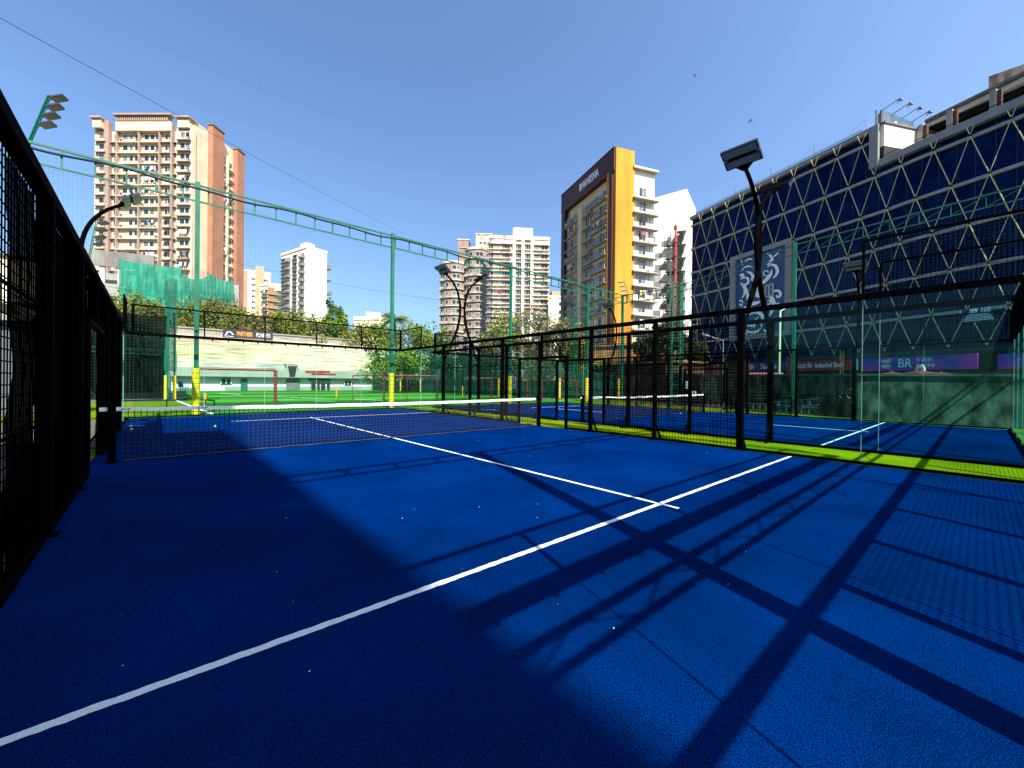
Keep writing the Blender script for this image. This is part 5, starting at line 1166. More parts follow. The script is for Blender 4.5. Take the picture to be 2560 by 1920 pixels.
SW = [([(1010, 492), (1055, 462), (1130, 472)], [10, 18, 6]), ([(965, 470), (975, 510), (985, 540)], [10, 10, 3]), ([(1270, 392), (1312, 425), (1332, 470), (1300, 505), (1272, 535)], [4, 26, 36, 40, 8]), ([(1335, 440), (1388, 405), (1415, 350)], [14, 18, 14]),
 ([(1272, 562), (1320, 530), (1375, 550), (1395, 612), (1372, 660), (1338, 690)], [4, 22, 36, 40, 30, 8]), ([(1325, 590), (1315, 640), (1280, 690), (1235, 735), (1225, 760)], [8, 38, 52, 48, 10]), ([(1292, 625), (1270, 603), (1235, 612), (1232, 648), (1262, 662), (1285, 645)], [6, 16, 14, 12, 10, 6]),
 ([(962, 615), (1000, 565), (1060, 548), (1110, 570)], [4, 16, 20, 8]), ([(1022, 612), (1080, 632), (1112, 690), (1105, 745)], [4, 34, 42, 20]), ([(948, 660), (975, 650), (988, 675), (960, 700)], [20, 40, 40, 16]), ([(990, 685), (1035, 688), (1052, 725), (1020, 765), (965, 765)], [8, 26, 34, 34, 10]),
 ([(955, 745), (1000, 790), (1012, 850), (975, 930)], [8, 44, 46, 4]), ([(1080, 690), (1110, 720), (1130, 770), (1105, 815)], [10, 44, 50, 14]), ([(1040, 815), (1040, 880), (1075, 930), (1130, 905)], [4, 36, 40, 10]), ([(1030, 895), (1050, 950), (1115, 990), (1215, 955)], [4, 40, 50, 6]), ([(1180, 770), (1150, 830), (1165, 890), (1200, 905)], [8, 50, 66, 20]),
 ([(1275, 905), (1325, 925), (1350, 995), (1330, 1075), (1295, 1140)], [6, 50, 52, 44, 6]), ([(1330, 880), (1365, 838), (1420, 850), (1428, 895), (1392, 912), (1380, 885)], [6, 26, 32, 36, 28, 8]), ([(1362, 1010), (1395, 990), (1418, 1012), (1400, 1050)], [8, 26, 26, 8]), ([(1275, 965), (1300, 950), (1312, 975), (1290, 1000), (1262, 990)], [8, 16, 18, 16, 6]), ([(1285, 1045), (1270, 1015), (1305, 985)], [20, 24, 10]),
 ([(962, 1085), (1010, 1045), (1070, 1035), (1140, 1075)], [10, 46, 46, 8]), ([(1062, 1125), (1125, 1092), (1190, 1110), (1222, 1160), (1195, 1200)], [8, 36, 44, 44, 10]), ([(1172, 1150), (1142, 1172), (1140, 1208), (1172, 1218), (1190, 1195)], [6, 16, 22, 28, 14]), ([(1030, 1245), (1080, 1235), (1125, 1262)], [30, 70, 40]),
 ([(955, 1195), (985, 1150), (1022, 1108)], [30, 44, 6]), ([(955, 1275), (985, 1250), (1000, 1215)], [10, 30, 6]), ([(1010, 1290), (1075, 1332), (1150, 1322), (1195, 1280)], [6, 34, 36, 6]), ([(1205, 1275), (1208, 1210), (1250, 1178), (1240, 1230)], [6, 34, 30, 4]), ([(1222, 1290), (1270, 1325), (1330, 1300)], [8, 34, 16]), ([(942, 955), (972, 958), (985, 992)], [20, 18, 4]), ([(942, 1000), (975, 1008), (960, 1030)], [18, 18, 6]), ([(1030, 1325), (1022, 1360)], [24, 30])]
mb = MB()
for p_, w_ in SW: stroke(mb, p_, w_)
mb.build('scrollwork', mat('white scrollwork paint', (.85, .92, .92), .6), mural, loc=(0, 0, 0))
mb = MB()
for i, ch in enumerate((600, 760, 920, 1080)):
    p, q = on_mural(1520, ch), on_mural(1520, ch+110); mb.bar(p, q, .12, .5)
mb.build('painted_letters', mat('dim purple letters', (.02, .01, .12), .5), mural, loc=(0, 0, 0))
a, c_ = on_mural(1250, 778, .2), on_mural(1340, 895, .2); wz = a.z; mb = MB(); cw = (V((c_.x, c_.y, 0))-V((a.x, a.y, 0))).length
for i in range(2):
    x0 = i*cw*.52; mb.box(V((a.x, a.y, (a.z+c_.z)/2))+mu_*(x0+cw*.24), (cw*.44, .08, a.z-c_.z), 1, mu_, mn_)
    for e in (x0, x0+cw*.48): mb.box(V((a.x, a.y, (a.z+c_.z)/2))+mu_*e, (.1, .14, a.z-c_.z+.1), 0, mu_, mn_)
for z in (a.z, c_.z): mb.box(V((a.x, a.y, z))+mu_*cw*.5, (cw+.1, .14, .1), 0, mu_, mn_)
mb.build('window', [M['winframe'], M['glassdark']], mural, loc=(0, 0, 0))
# body, side return, base of shops
mb = MB(); ringb = [fpt(0, 0, -.6)[0]-O]+[fpt(s, 0, -.6)[0]-O for s in (7, 14, 20, 25.4)]+[fpt(25.4, 0, -18)[0]-O, fpt(0, 0, -18)[0]-O]; mb.prism([V((p.x, p.y, 0)) for p in ringb], (0, 0, ZR1-.3)); b.part('body', mb, mat('dark core', (.01, .012, .03), .5))
mb = MB(); ringb = [fpt(s, 0, -.6)[0]-O for s in (25.5, 30, SE-.1)]+[fpt(SE-.1, 0, -18)[0]-O, fpt(25.5, 0, -18)[0]-O]; mb.prism([V((p.x, p.y, 0)) for p in ringb], (0, 0, ZR2-.05)); b.part('body', mb, bpy.data.materials['dark core'])
mb = MB(); wallstrip(mb, SE, SE+4, ZG, ZR2, .1); o = b.part('side_glazing', mb, mat('pale side glazing', (.05, .2, .22), .2), fix=False)  # pale glass, with the lit look of the side return in its colour
mb = MB()
for z in ZB[1:]: strip3(mb, SE, SE+4, z-.25, z+.25, .1, .5)
b.part('side_band', mb, mat('yellow side band', (.6, .6, .3), .6))
mb = MB(); wallstrip(mb, 0, SE+4, 0, ZG, -.4); b.part('shop_wall', mb, mat('shop wall', (.20, .17, .14), .8, var=.5, scale=.5), fix=False)
mb = MB(); strip3(mb, 0, SE+4, 4.4, 4.78, -.3, .9); b.part('canopy_edge', mb, mat('dark green fascia', (.01, .04, .04), .7))
for i in range(14):   # shop shutters, dark fronts and brown glass fronts
    s = 1+i*2.9; p, u, n = fpt(s+1.1, 0, -.3); mb = MB(); mb.box(V((p.x-O.x, p.y-O.y, 1.5)), (2.2, .1, 2.7), 0, u, n)
    b.part('shop_front', mb, (M['dark'], mat('shop shutter', (.30, .30, .26), .6), mat('shop glass', (.10, .08, .05), .2))[i % 3] if i % 3 == 0 else bpy.data.materials.get(('', 'shop shutter', 'shop glass')[i % 3]) or mat(('', 'shop shutter', 'shop glass')[i % 3], (.2, .19, .16), .4))
# roof: terrace, canopy, corner box
cyk = mat('roof soffit', (.006, .006, .007), .8); E0 = at_z(2203, 369, 28.45); E1 = at_z(2600, 198, 28.45); ud = (E1-E0).normalized(); nd_ = V((ud.y, -ud.x, 0)); nd_ = nd_ if nd_.x > 0 else -nd_
mb = MB(); mb.prism([E0-O, E1-O, E1+nd_*14-O, E0+nd_*14-O], (0, 0, .05)); b.part('terrace_roof', mb, cyk)
mb = MB(); mb.prism([E0+nd_*6-O-V((0, 0, 5)), E1+nd_*6-O-V((0, 0, 5)), E1+nd_*6.3-O-V((0, 0, 5)), E0+nd_*6.3-O-V((0, 0, 5))], (0, 0, 4.9)); b.part('terrace_dark_backing', mb, cyk)  # dark backing added so the space under the canopy stays black
F0 = at_z(2316, 300, 29.4); F1 = at_z(2620, 150, 29.4); ud2 = (F1-F0).normalized(); mb = MB(); mb.prism([F0-O-V((0, 0, .88)), F1-O-V((0, 0, .88)), F1+nd_*12-O-V((0, 0, .88)), F0+nd_*12-O-V((0, 0, .88))], (0, 0, .48)); b.part('roof_fascia', mb, mat('pale fascia', (.62, .58, .5), .8, var=.2, scale=.6))
mb = MB(); mb.prism([F0-nd_*.35-O-V((0, 0, .39)), F1-nd_*.35-O-V((0, 0, .39)), F1+nd_*12-O-V((0, 0, .39)), F0+nd_*12-O-V((0, 0, .39))], (0, 0, .3)); b.part('roof_slab', mb, M['conc'])
H0 = at_z(2471, 234, 30.6); H1 = at_z(2640, 178, 30.6); mb = MB(); mb.prism([H0-O-V((0, 0, .3)), H1-O-V((0, 0, .3)), H1+nd_*6-O-V((0, 0, .3)), H0+nd_*6-O-V((0, 0, .3))], (0, 0, 2.0)); b.part('roof_tank', mb, mat('stained tank wall', (.26, .22, .18), .95, col2=(.06, .05, .045), scale=1.6, stretch=(1, 1, .35), detail=8, lo=.4, hi=.6))
for x, y0 in ((2222, 380), (2305, 352), (2412, 312), (2530, 262)):
    s = fs(x); p, u, n = fpt(s, 0, -4.0); mb = MB(); mb.box(V((p.x-O.x, p.y-O.y, ZR2+2.1)), (.42, .42, 4.2), 0, u, n); o = b.part('terrace_column', mb, alu)
    mb = MB(); mb.box(V((p.x-O.x, p.y-O.y, ZR2+2.0))+u*.37, (.3, .3, 4.0), 0, u, n); mb.build('red_panel', mat('rust red panel', (.10, .03, .012), .7) if 'rust red panel' not in bpy.data.materials else bpy.data.materials['rust red panel'], o, loc=(0, 0, 0))
mb = MB(); strip3(mb, SN-.75, SN+.12, ZR2-.2, ZR1+.1, -.2, .7); b.part('corner_cladding', mb, alu)
pe, ue, ne = fpt(SN+.15, 0, .4); mb = MB(); mb.box(pe-O+V((0, 0, (25.8+ZR1)/2))-ne*4+ue*.1, (.5, 8, ZR1-25.8), 0, ue, ne); b.part('end_wall', mb, wb); mb = MB(); mb.box(pe-O+V((0, 0, (ZR2+25.8)/2))-ne*4+ue*.1, (.45, 8, 25.8-ZR2), 0, ue, ne); b.part('end_dark_slab', mb, M['dark'])  # lower slab coloured dark for the terrace's black shade; no opening is modelled
mb = MB(); mb.box(pe-O+V((0, 0, ZR1+.12))-ne*4+ue*.1, (.8, 8.2, .2), 0, ue, ne); b.part('end_coping', mb, M['conc'])
# rails and clips of the roof edge
mb = MB(); strip3(mb, 0, SN-1.5, ZR1+.45, ZR1+.5, .5, .55); strip3(mb, SN, SE, ZR2+.6, ZR2+.65, .5, .55)
b.part('roof_rail', mb, M['black']); b.finish()
# bird net held on thin poles along the roof
root = empty('roof_net_line', FP[0], 0, 'thin drooping net on poles along the roof of the glass building', 'net'); mb = MB(); tops = []
for x, y in ((1752, 508), (1829, 468), (1917, 420), (2024, 365), (2152, 296)):
    s = fs(x); p, _, _ = fpt(s, 0, -.3); zt = z_at(p, y); q = V((p.x, p.y, zt)); tops.append(q); mb.tube([V((p.x, p.y, ZR1))-FP[0], q-FP[0]], .05, 5)
mb.build('poles', M['steel'], root); mb = MB()
for a, c_ in zip(tops, tops[1:]): mb.tube([a.lerp(c_, i/10)-FP[0]-V((0, 0, 1.0*math.sin(math.pi*i/10)*.7)) for i in range(11)], .015, 4)
for a, c_ in zip(tops, tops[1:]):
    for i in range(0, 24): q = a.lerp(c_, i/24)-FP[0]-V((0, 0, .7*math.sin(math.pi*i/24))); mb.poly([q, q+V((.008, .008, 0)), V((q.x, q.y, ZR1+.1)), V((q.x-.008, q.y-.008, ZR1+.1))])
mb.build('net', mat('pale net cord', (.4, .45, .5), .8), root, fix=False)
pcl, pcr = tops[-1], at_z(2196, 322, ZR1+.3); mb = MB(); a = tops[-1]; 
for i in range(8):
    for j in range(5):
        def q(i, j): t = i/8; p = V((a.x, a.y, 0)).lerp(V((pcr.x, pcr.y, 0)), t*.85); zt = a.z-1-(a.z-ZR1-1.6)*t**.6; return V((p.x+.15*math.sin(i), p.y, ZR1+.2+(zt-ZR1-.2)*j/5))-FP[0]
        mb.poly([q(i, j), q(i+1, j), q(i+1, j+1), q(i, j+1)])
mb.build('green_sheet', mat('turquoise sheet', (.02, .42, .36), .7, alpha=.85), root, fix=False)
# roof hoarding
ha, hb = at_d(2202, 275, 44), at_d(2283, 306, 46.1); ha0 = V((ha.x, ha.y, 0)); hb0 = V((hb.x, hb.y, 0)); hu = (hb0-ha0).normalized(); hn = V((hu.y, -hu.x, 0)); hn = hn if hn.dot(CAM-ha0) > 0 else -hn; hw_ = (hb0-ha0).length; zt = z_at(ha0, 275); zb = zt-3.2
root = empty('roof_hoarding', ha0+V((0, 0, zb)), 0, 'advertising hoarding with four lamp arms on the roof of the glass building', 'billboard')
pm = bpy.data.materials.new('hoarding picture'); pm.use_nodes = True; N = pm.node_tree.nodes; L = pm.node_tree.links; tc = N.new('ShaderNodeTexCoord'); nz = N.new('ShaderNodeTexNoise'); nz.inputs['Scale'].default_value = .9; nz.inputs['Detail'].default_value = 6; L.new(tc.outputs['Object'], nz.inputs['Vector'])
sp = N.new('ShaderNodeSeparateXYZ'); L.new(tc.outputs['Object'], sp.inputs[0]); ad = N.new('ShaderNodeMath'); ad.operation = 'MULTIPLY_ADD'; ad.inputs[1].default_value = -.16; L.new(sp.outputs['Z'], ad.inputs[0]); L.new(nz.outputs[0], ad.inputs[2]); cr_ = N.new('ShaderNodeValToRGB'); cr_.color_ramp.elements[0].position = 0; cr_.color_ramp.elements[0].color = (.03, .07, .12, 1); cr_.color_ramp.elements[1].position = .5; cr_.color_ramp.elements[1].color = (.30, .10, .03, 1)
e = cr_.color_ramp.elements.new(.2); e.color = (.10, .10, .11, 1); e = cr_.color_ramp.elements.new(.34); e.color = (.30, .2, .1, 1); L.new(ad.outputs[0], cr_.inputs[0]); L.new(cr_.outputs[0], N['Principled BSDF'].inputs['Base Color'])
mb = MB(); mb.box(hu*hw_/2+V((0, 0, 1.6)), (hw_, .15, 3.2), 0, hu, hn); o = mb.build('panel', pm, root)
mb = MB(); c0 = hu*hw_*.42+hn*.1
for a, c_ in (((-.5, .3), (-.5, 1.8)), ((.5, .3), (.5, 1.8)), ((-.5, 1.8), (0, 2.5)), ((.5, 1.8), (0, 2.5)), ((-.5, .3), (.5, .3))): mb.bar(c0+hu*a[0]+V((0, 0, a[1])), c0+hu*c_[0]+V((0, 0, c_[1])), .09, .09)
for i in range(2): mb.box(hu*hw_*.17+hn*.1+V((0, 0, 1.7-i*.3)), (1.3, .03, .12), 0, hu, hn)
mb.build('arch_mark', M['white'], o, loc=(0, 0, 0)); mb = MB()
for i in range(3): mb.bar(hu*hw_*(.05+.45*i)-hn*.3-V((0, 0, 1.0)), hu*hw_*(.05+.45*i)-hn*.3+V((0, 0, 3.1)), .16)
mb.bar(-hn*.3-hu*.2-V((0, 0, 2)), -hn*.3-hu*.2+V((0, 0, 3.3)), .2); mb.build('support', M['steel'], root)
for i in range(4): a = hu*hw_*(.04+i*.3)+V((0, 0, 3.2)); q = a+hn*1.6+V((0, 0, .35)); mb = MB(); mb.tube([a, q], .05, 5); mb.tube([q, q-V((0, 0, .5))-hn*.25, a.lerp(q, .8)], .04, 4); mb.box(q-V((0, 0, .2)), (.5, .3, .12), 0, hu, hn); mb.build('lamp_arm', M['steel'], root)
# ------------------------------------------------------------------ shop signs
def sign(xa, xb, ya, yb, m, label, items, off=.95):
    sa, sb = fs(xa), fs(xb); pa, u, n = fpt(sa, 0, off); pb, _, _ = fpt(sb, 0, off); uu = (pb-pa).normalized(); nn = V((uu.y, -uu.x, 0)); nn = nn if nn.x < 0 else -nn; L_ = (pb-pa).length
    zt, zb = (z_at(pa, ya[0])+z_at(pb, ya[1]))/2, (z_at(pa, yb[0])+z_at(pb, yb[1]))/2; H = zt-zb; root = empty('shop_sign', V((pa.x, pa.y, zb)), 0, label, 'shop sign')
    mb = MB(); mb.box(uu*L_/2+V((0, 0, H/2)), (L_, .25, H), 0, uu, nn); mb.build('sign_board', m, root)
    for (txt, f, g, sz, wf, c) in items: text(txt, sz*H, c, root, pa+uu*L_*f+nn*.14+V((0, 0, zb+H*g)), uu, nn, .015, wd=L_*wf, bold=.012*H)
    return root, uu, nn, L_, H
purp = mat('purple sign', (.08, .04, .42), .5); redm = mat('crimson sign', (.61, .018, .07), .5)
gr = bpy.data.materials.new('pink and blue sign'); gr.use_nodes = True; N = gr.node_tree.nodes; L = gr.node_tree.links; tc = N.new('ShaderNodeTexCoord'); nz = N.new('ShaderNodeTexNoise'); nz.inputs['Scale'].default_value = .55; nz.inputs['Detail'].default_value = 1; L.new(tc.outputs['Object'], nz.inputs['Vector']); cr_ = N.new('ShaderNodeValToRGB'); cr_.color_ramp.elements[0].position = .38; cr_.color_ramp.elements[0].color = (.015, .04, .42, 1); cr_.color_ramp.elements[1].position = .60; cr_.color_ramp.elements[1].color = (.6, .012, .38, 1); L.new(nz.outputs[0], cr_.inputs[0]); L.new(cr_.outputs[0], N['Principled BSDF'].inputs['Base Color'])
wt = M['white']; palew = mat('pale sign letters', (.55, .58, .75), .5)
r1, u_, n_, L_, H_ = sign(1868, 1982, (907, 905), (928, 927), purp, 'dark purple shop sign with a round white emblem, leftmost of the shop signs', [('Saras', .62, .5, .8, .34, wt)])
mb = MB(); mb.tube([u_*L_*.24+n_*.13+V((0, 0, H_*.5)), u_*L_*.24+n_*.17+V((0, 0, H_*.5))], H_*.32, 14); mb.build('emblem', wt, r1); mb = MB(); mb.box(u_*L_*.24+n_*.18+V((0, 0, H_*.5)), (.05, .02, H_*.6), 0, u_, n_); mb.box(u_*L_*.24+n_*.18+V((0, 0, H_*.5)), (H_*.6, .02, .05), 0, u_, n_); mb.build('emblem_cross', purp, r1)
r1, u_, n_, L_, H_ = sign(1988, 2160, (904, 897), (928, 925), redm, 'crimson bank sign with white lettering in two scripts', [('इंडसइंड बैंक', .24, .48, .6, .27, palew), ('IndusInd Bank', .62, .5, .62, .42, wt)]); mb = MB(); mb.box(u_*L_*.985+V((0, 0, H_*.5))+n_*.14, (.35, .05, H_), 0, u_, n_); mb.build('white_end', wt, r1)
r1, u_, n_, L_, H_ = sign(2168, 2462, (896, 884), (927, 924), gr, 'long pink and blue ice cream shop sign with white letters', [('बास्किन', .26, .70, .36, .09, wt), ('रॉबिन्स', .26, .30, .36, .09, wt), ('BR', .43, .5, .9, .12, wt), ('BASKIN', .60, .70, .34, .13, palew), ('ROBBINS', .61, .30, .34, .15, palew)])
sign(2512, 2620, (886, 880), (922, 922), gr, 'second pink and blue shop sign cut off by the right edge', [])
P, _, n_ = fpt(fs(2357), 0, 3.4); zc = z_at(P, 924); mb = MB(); mb.tube([-n_*.08, n_*.08], .30, 20); 
for v_i in range(len(mb.v)): x, y, z = mb.v[v_i]; mb.v[v_i] = (x*1.0, y*1.0, z*1.45)
u_ = fpt(fs(2357), 0)[1]; o = mb.build('round_sign', wt, loc=V((P.x, P.y, zc))); tag(o, 'white oval projecting sign hanging over the red umbrellas', 'sign'); t = text('BR', .3, mat('magenta letters', (.5, .01, .2), .5), o, P*1, u_, n_, .02); t.matrix_local = Matrix(((u_.x, 0, n_.x, n_.x*.1), (u_.y, 0, n_.y, n_.y*.1), (0, 1, 0, 0), (0, 0, 0, 1)))
mb = MB(); mb.tube([(0, 0, .4), (0, 0, 1.0)], .03, 6); mb.build('hanger', M['black'], o)
# banner hung high at the right
pa, u_, n_ = fpt(fs(2412), 0, 1.2); pb, _, _ = fpt(fs(2514), 0, 1.2); zt, zb = z_at(pa, 776), z_at(pa, 810); uu = (pb-pa).normalized(); root = empty('cloth_banner', V((pa.x, pa.y, zb)), 0, 'torn blue and white insurance banner hung low on the glass front at the right', 'banner'); Lb = (pb-pa).length; Hb = zt-zb
mb = MB()
def q(i, j): t = i/12; return uu*(Lb*t*(1-.03*j)+.35*(6-j)*(1-t)*.3)+n_*(.12*math.sin(i+j*.6))+V((0, 0, Hb*j/6+(.10*math.sin(i*1.1) if j == 0 else 0)))
for i in range(12):
    for j in range(6): mb.poly([q(i, j), q(i+1, j), q(i+1, j+1), q(i, j+1)])
mb.build('cloth', mat('blue banner cloth', (.02, .12, .24), .6, col2=(.01, .05, .14), scale=.8), root, fix=False)
text('LIC', .6, wt, root, pa+uu*Lb*.42+n_*.25+V((0, 0, zb+Hb*.72)), uu, n_, .01, wd=Lb*.14, bold=.02); text('LIFE', .6, palew, root, pa+uu*Lb*.74+n_*.25+V((0, 0, zb+Hb*.74)), uu, n_, .01, wd=Lb*.22, bold=.02)
mb = MB()
for i in range(5): mb.box(uu*Lb*.55+n_*.2+V((0, 0, Hb*(.12+.1*i))), (Lb*(.75-.05*i), .02, .07), 0, uu, n_)
mb.build('printed_lines', palew, root)
# ------------------------------------------------------------------ umbrellas, posts and lamps before the shops
redu = mat('red umbrella cloth', (.55, .02, .05), .7, var=.2, scale=2)
for x, y, r_, lab in ((2228, 930, 1.7, 'red cafe umbrella left of the oval sign'), (2300, 926, 1.6, 'red cafe umbrella raised in the middle, under the ice cream sign'), (2352, 931, 1.7, 'red cafe umbrella right under the oval sign')):
    P = at_d(x, 960, 36); r_ *= .78; zc = z_at(P, y-1); root = empty('cafe_umbrella', (P.x, P.y, 0), 0, lab, 'umbrella', 'red umbrellas behind the boundary wall'); mb = MB(); k = 8
    for i in range(k): a0, a1 = 2*math.pi*i/k, 2*math.pi*(i+1)/k; p0, p1 = V((math.cos(a0)*r_, math.sin(a0)*r_, zc-.3)), V((math.cos(a1)*r_, math.sin(a1)*r_, zc-.3)); mb.poly([p0, p1, V((0, 0, zc))]); mb.poly([p0-V((0, 0, .15)), p1-V((0, 0, .15)), p1, p0])
    mb.build('canopy', redu, root, fix=False); mb = MB(); mb.tube([(0, 0, 0), (0, 0, zc+.1)], .03, 6); mb.build('pole', M['steel'], root)
rust = mat('rust red steel', (.22, .03, .02), .7, var=.4, scale=4); ocr = mat('ochre pole', (.28, .14, .03), .7, var=.4, scale=4)
for i, (x, yt, yb, m_, lab) in enumerate(((1715, 905, 945, rust, 'rust red lattice post, leftmost behind the wall'), (1790, 905, 945, rust, 'rust red lattice post behind the gate frame'), (1866, 900, 945, rust, 'rust red lattice post left of the purple sign'), (1972, 890, 948, rust, 'rust red post between the purple and the crimson signs'), (2104, 876, 962, ocr, 'brown post crossing the crimson bank sign'), (2258, 876, 940, rust, 'dark red post crossing the ice cream sign'), (2470, 860, 960, ocr, 'orange brown post right of the ice cream sign'), (2533, 860, 940, ocr, 'last brown post before the right edge'))):
    P = at_d(x, 960, 40 if x > 1950 else 34); root = empty('lattice_post', (P.x, P.y, 0), 0, lab, 'post'); zt = z_at(P, yt); mb = MB()
    for s in (-.16, .16): mb.bar((s*Rv.x, s*Rv.y, 0), (s*Rv.x, s*Rv.y, zt), .07, .07)
    mb.build('uprights', m_, root); mb = MB()
    for j in range(int(zt/.35)): s = .16 if j % 2 else -.16; mb.bar((s*Rv.x, s*Rv.y, j*.35), (-s*Rv.x, -s*Rv.y, j*.35+.35), .03, .03)
    mb.build('lacing', m_, root)
P = at_d(1910, 960, 36); mb = MB(); zz = z_at(P, 935); mb.tube([-Rv*1.6, Rv*1.6], .16, 10); o = mb.build('red_pipe', mat('red pipe paint', (.5, .02, .01), .5), loc=V((P.x, P.y, zz))); tag(o, 'short fat red pipe above the stained wall under the purple sign', 'pipe')
mb = MB()
for s in (-1.2, 1.2): mb.bar(Rv*s-V((0, 0, .1)), Rv*s-V((0, 0, zz)), .08, .08)
mb.build('support', M['black'], o)
pole_y = mat('pale yellow pole', (.62, .58, .30), .5)
for xp, yt, D_, arm, lab, m_ in ((1948, 778, 30, (1.0, .5), 'pale yellow street lamp pole before the mural', pole_y), (1807, 852, 30, (-1.1, .35), 'thin pale street lamp with a slanting arm left of the mural', M['steel'])):
    P = at_d(xp, 960, D_); root = empty('street_lamp', (P.x, P.y, 0), 0, lab, 'street lamp'); zt = z_at(P, yt); mb = MB(); mb.tube([(0, 0, 0), (0, 0, zt)], .07 if xp > 1900 else .03, 8); e = V((Rv.x*arm[0], Rv.y*arm[0], zt+arm[1])); mb.tube([V((0, 0, zt)), e], .03, 6); mb.build('pole', m_, root)
    mb = MB(); mb.bar(e-Rv*.25*(1 if arm[0] < 0 else -1)*0, e+Rv*(.5 if arm[0] > 0 else -.5)+V((0, 0, .15)), .22, .10); mb.build('lamp_head', m_, root)
# low parking strip and hoarding behind the wall
# scaffold frame at the left corner of the glass building
P = at_d(1727, 960, 50); root = empty('scaffold', (P.x, P.y, 0), 0, 'thin pale scaffold at the left corner of the glass building', 'scaffold'); mb = MB(); z0, z1 = 4, z_at(P, 795)
for s in (-.7, .7): mb.bar((s*Rv.x, s*Rv.y, 0), (s*Rv.x, s*Rv.y, z1), .06, .06)
for j in range(9): z = 3+(z1-3)*j/8; mb.bar((-.7*Rv.x, -.7*Rv.y, z), (.7*Rv.x, .7*Rv.y, z), .05, .05)
mb.build('frame', M['steel'], root)
# ================================================================== TREES
def tree(P, H, rx, rz, label, m, leaf=.45, n=2200, clumps=26, seed=0, group=None, cat='tree', name='tree', trunk=None, base=None, tilt=0, loose=1.0):
    rnd = random.Random(seed); P = V((P[0], P[1], 0)); root = empty(name, P, 0, label, cat, group); cz = H-rz; mb = MB(); tt = cz-rz*.35; tr = trunk or .035*H**.9
    mb.tube([(0, 0, 0), (.1*tr, .05, tt*.4), (-.2*tr, .1, tt*.8), (0, 0, tt+rz*.3)], [tr, tr*.8, tr*.62, tr*.35], 7)
    cl = []
    for i in range(clumps):
        th = rnd.uniform(0, 6.283); ph = rnd.uniform(-.75, 1); r = rnd.uniform(.45, .95); q = V((math.cos(th)*math.sqrt(max(0, 1-ph*ph))*rx*r, math.sin(th)*math.sqrt(max(0, 1-ph*ph))*rx*r, cz+ph*rz*r)); cl.append((q, rnd.uniform(.20, .42)*min(rx, rz)*loose))
    for i in range(min(9, clumps)): q = cl[i][0]; s = V((0, 0, tt*rnd.uniform(.55, .95))); mb.tube([s, s.lerp(q, .5)+V((0, 0, .4)), q], [tr*.4, tr*.22, tr*.08], 5)
    mb.build('trunk', M['bark'], root); mb = MB(); 
    for i in range(n):
        c, r = cl[rnd.randrange(len(cl))]; d = V((rnd.gauss(0, 1), rnd.gauss(0, 1), rnd.gauss(0, .8))); d.normalize(); p = c+d*r*(rnd.random()**.35); s = leaf*rnd.uniform(.5, 1.2)
        a = V((rnd.gauss(0, 1), rnd.gauss(0, 1), rnd.gauss(0, .5))).normalized(); bb = a.cross(V((rnd.gauss(0, 1), rnd.gauss(0, 1), rnd.gauss(0, 1)))).normalized()
        mb.poly([p-a*s*.5, p+bb*s*.3, p+a*s*.5, p-bb*s*.3])
    mb.build('crown', M[m], root, fix=False); return root
def tree_px(x, ytop, D, wpx, label, m, rzf=.42, **k):
    P = at_d(x, 960, D); H = z_at(P, ytop); rx = wpx/2/FPX*D; return tree(P, H, rx, min(H*rzf, max(rx*.9, H*.25)) if rzf else rx, label, m, **k)
# the row behind the stand
row = [(272, 742, 70, 150, 'leaf1', 'broad olive tree behind the practice tunnel, leftmost of the row'), (340, 735, 74, 130, 'leaf1', 'olive tree under the left sheet of scaffold netting'), (420, 760, 76, 120, 'leaf1', 'olive tree behind the net-wrapped tower'), (492, 748, 78, 110, 'leaf1', 'yellowish olive tree just right of the nearest green pole'),
       (545, 742, 80, 110, 'leaf4', 'dusty tree in front of the right sheet of scaffold netting'), (605, 768, 76, 120, 'leaf1', 'dense low tree below the salmon tower'), (668, 790, 74, 110, 'leaf4', 'grey green tree below the yellowish block'), (727, 772, 72, 100, 'leaf1', 'rounded tree before the balconies of the white tower'),
       (785, 800, 70, 110, 'leaf1', 'low tree at the foot of the white wall'), (890, 812, 74, 130, 'leaf1', 'low bushy tree between the conifer-like tree and the palm'), (940, 800, 78, 110, 'leaf2', 'bright green tree before the low cream building'), (1035, 800, 82, 110, 'leaf2', 'bright tree right of the palm'), (1085, 815, 84, 100, 'leaf2', 'bright low tree at the foot of the round weathered towers')]
for i, (x, y, D_, wpx, m_, lab) in enumerate(row): tree_px(x, y, D_, wpx, lab, m_, rzf=.5, leaf=.5, n=3600, clumps=40, seed=i+1, group='trees behind the stand', loose=1.25)
tree_px(838, 744, 74, 62, 'tall pointed bright green tree standing clear of the white tower', 'leaf2', rzf=.36, leaf=.55, n=2600, clumps=30, seed=40, loose=1.1); tree_px(832, 790, 73, 90, 'lower bright green tree at the foot of the tall pointed one', 'leaf2', leaf=.5, n=2600, seed=41)
tree_px(985, 850, 50, 140, 'round dark green tree at the right end of the stand', 'leaf2', rzf=.55, leaf=.35, n=4200, clumps=40, seed=42, loose=1.3)
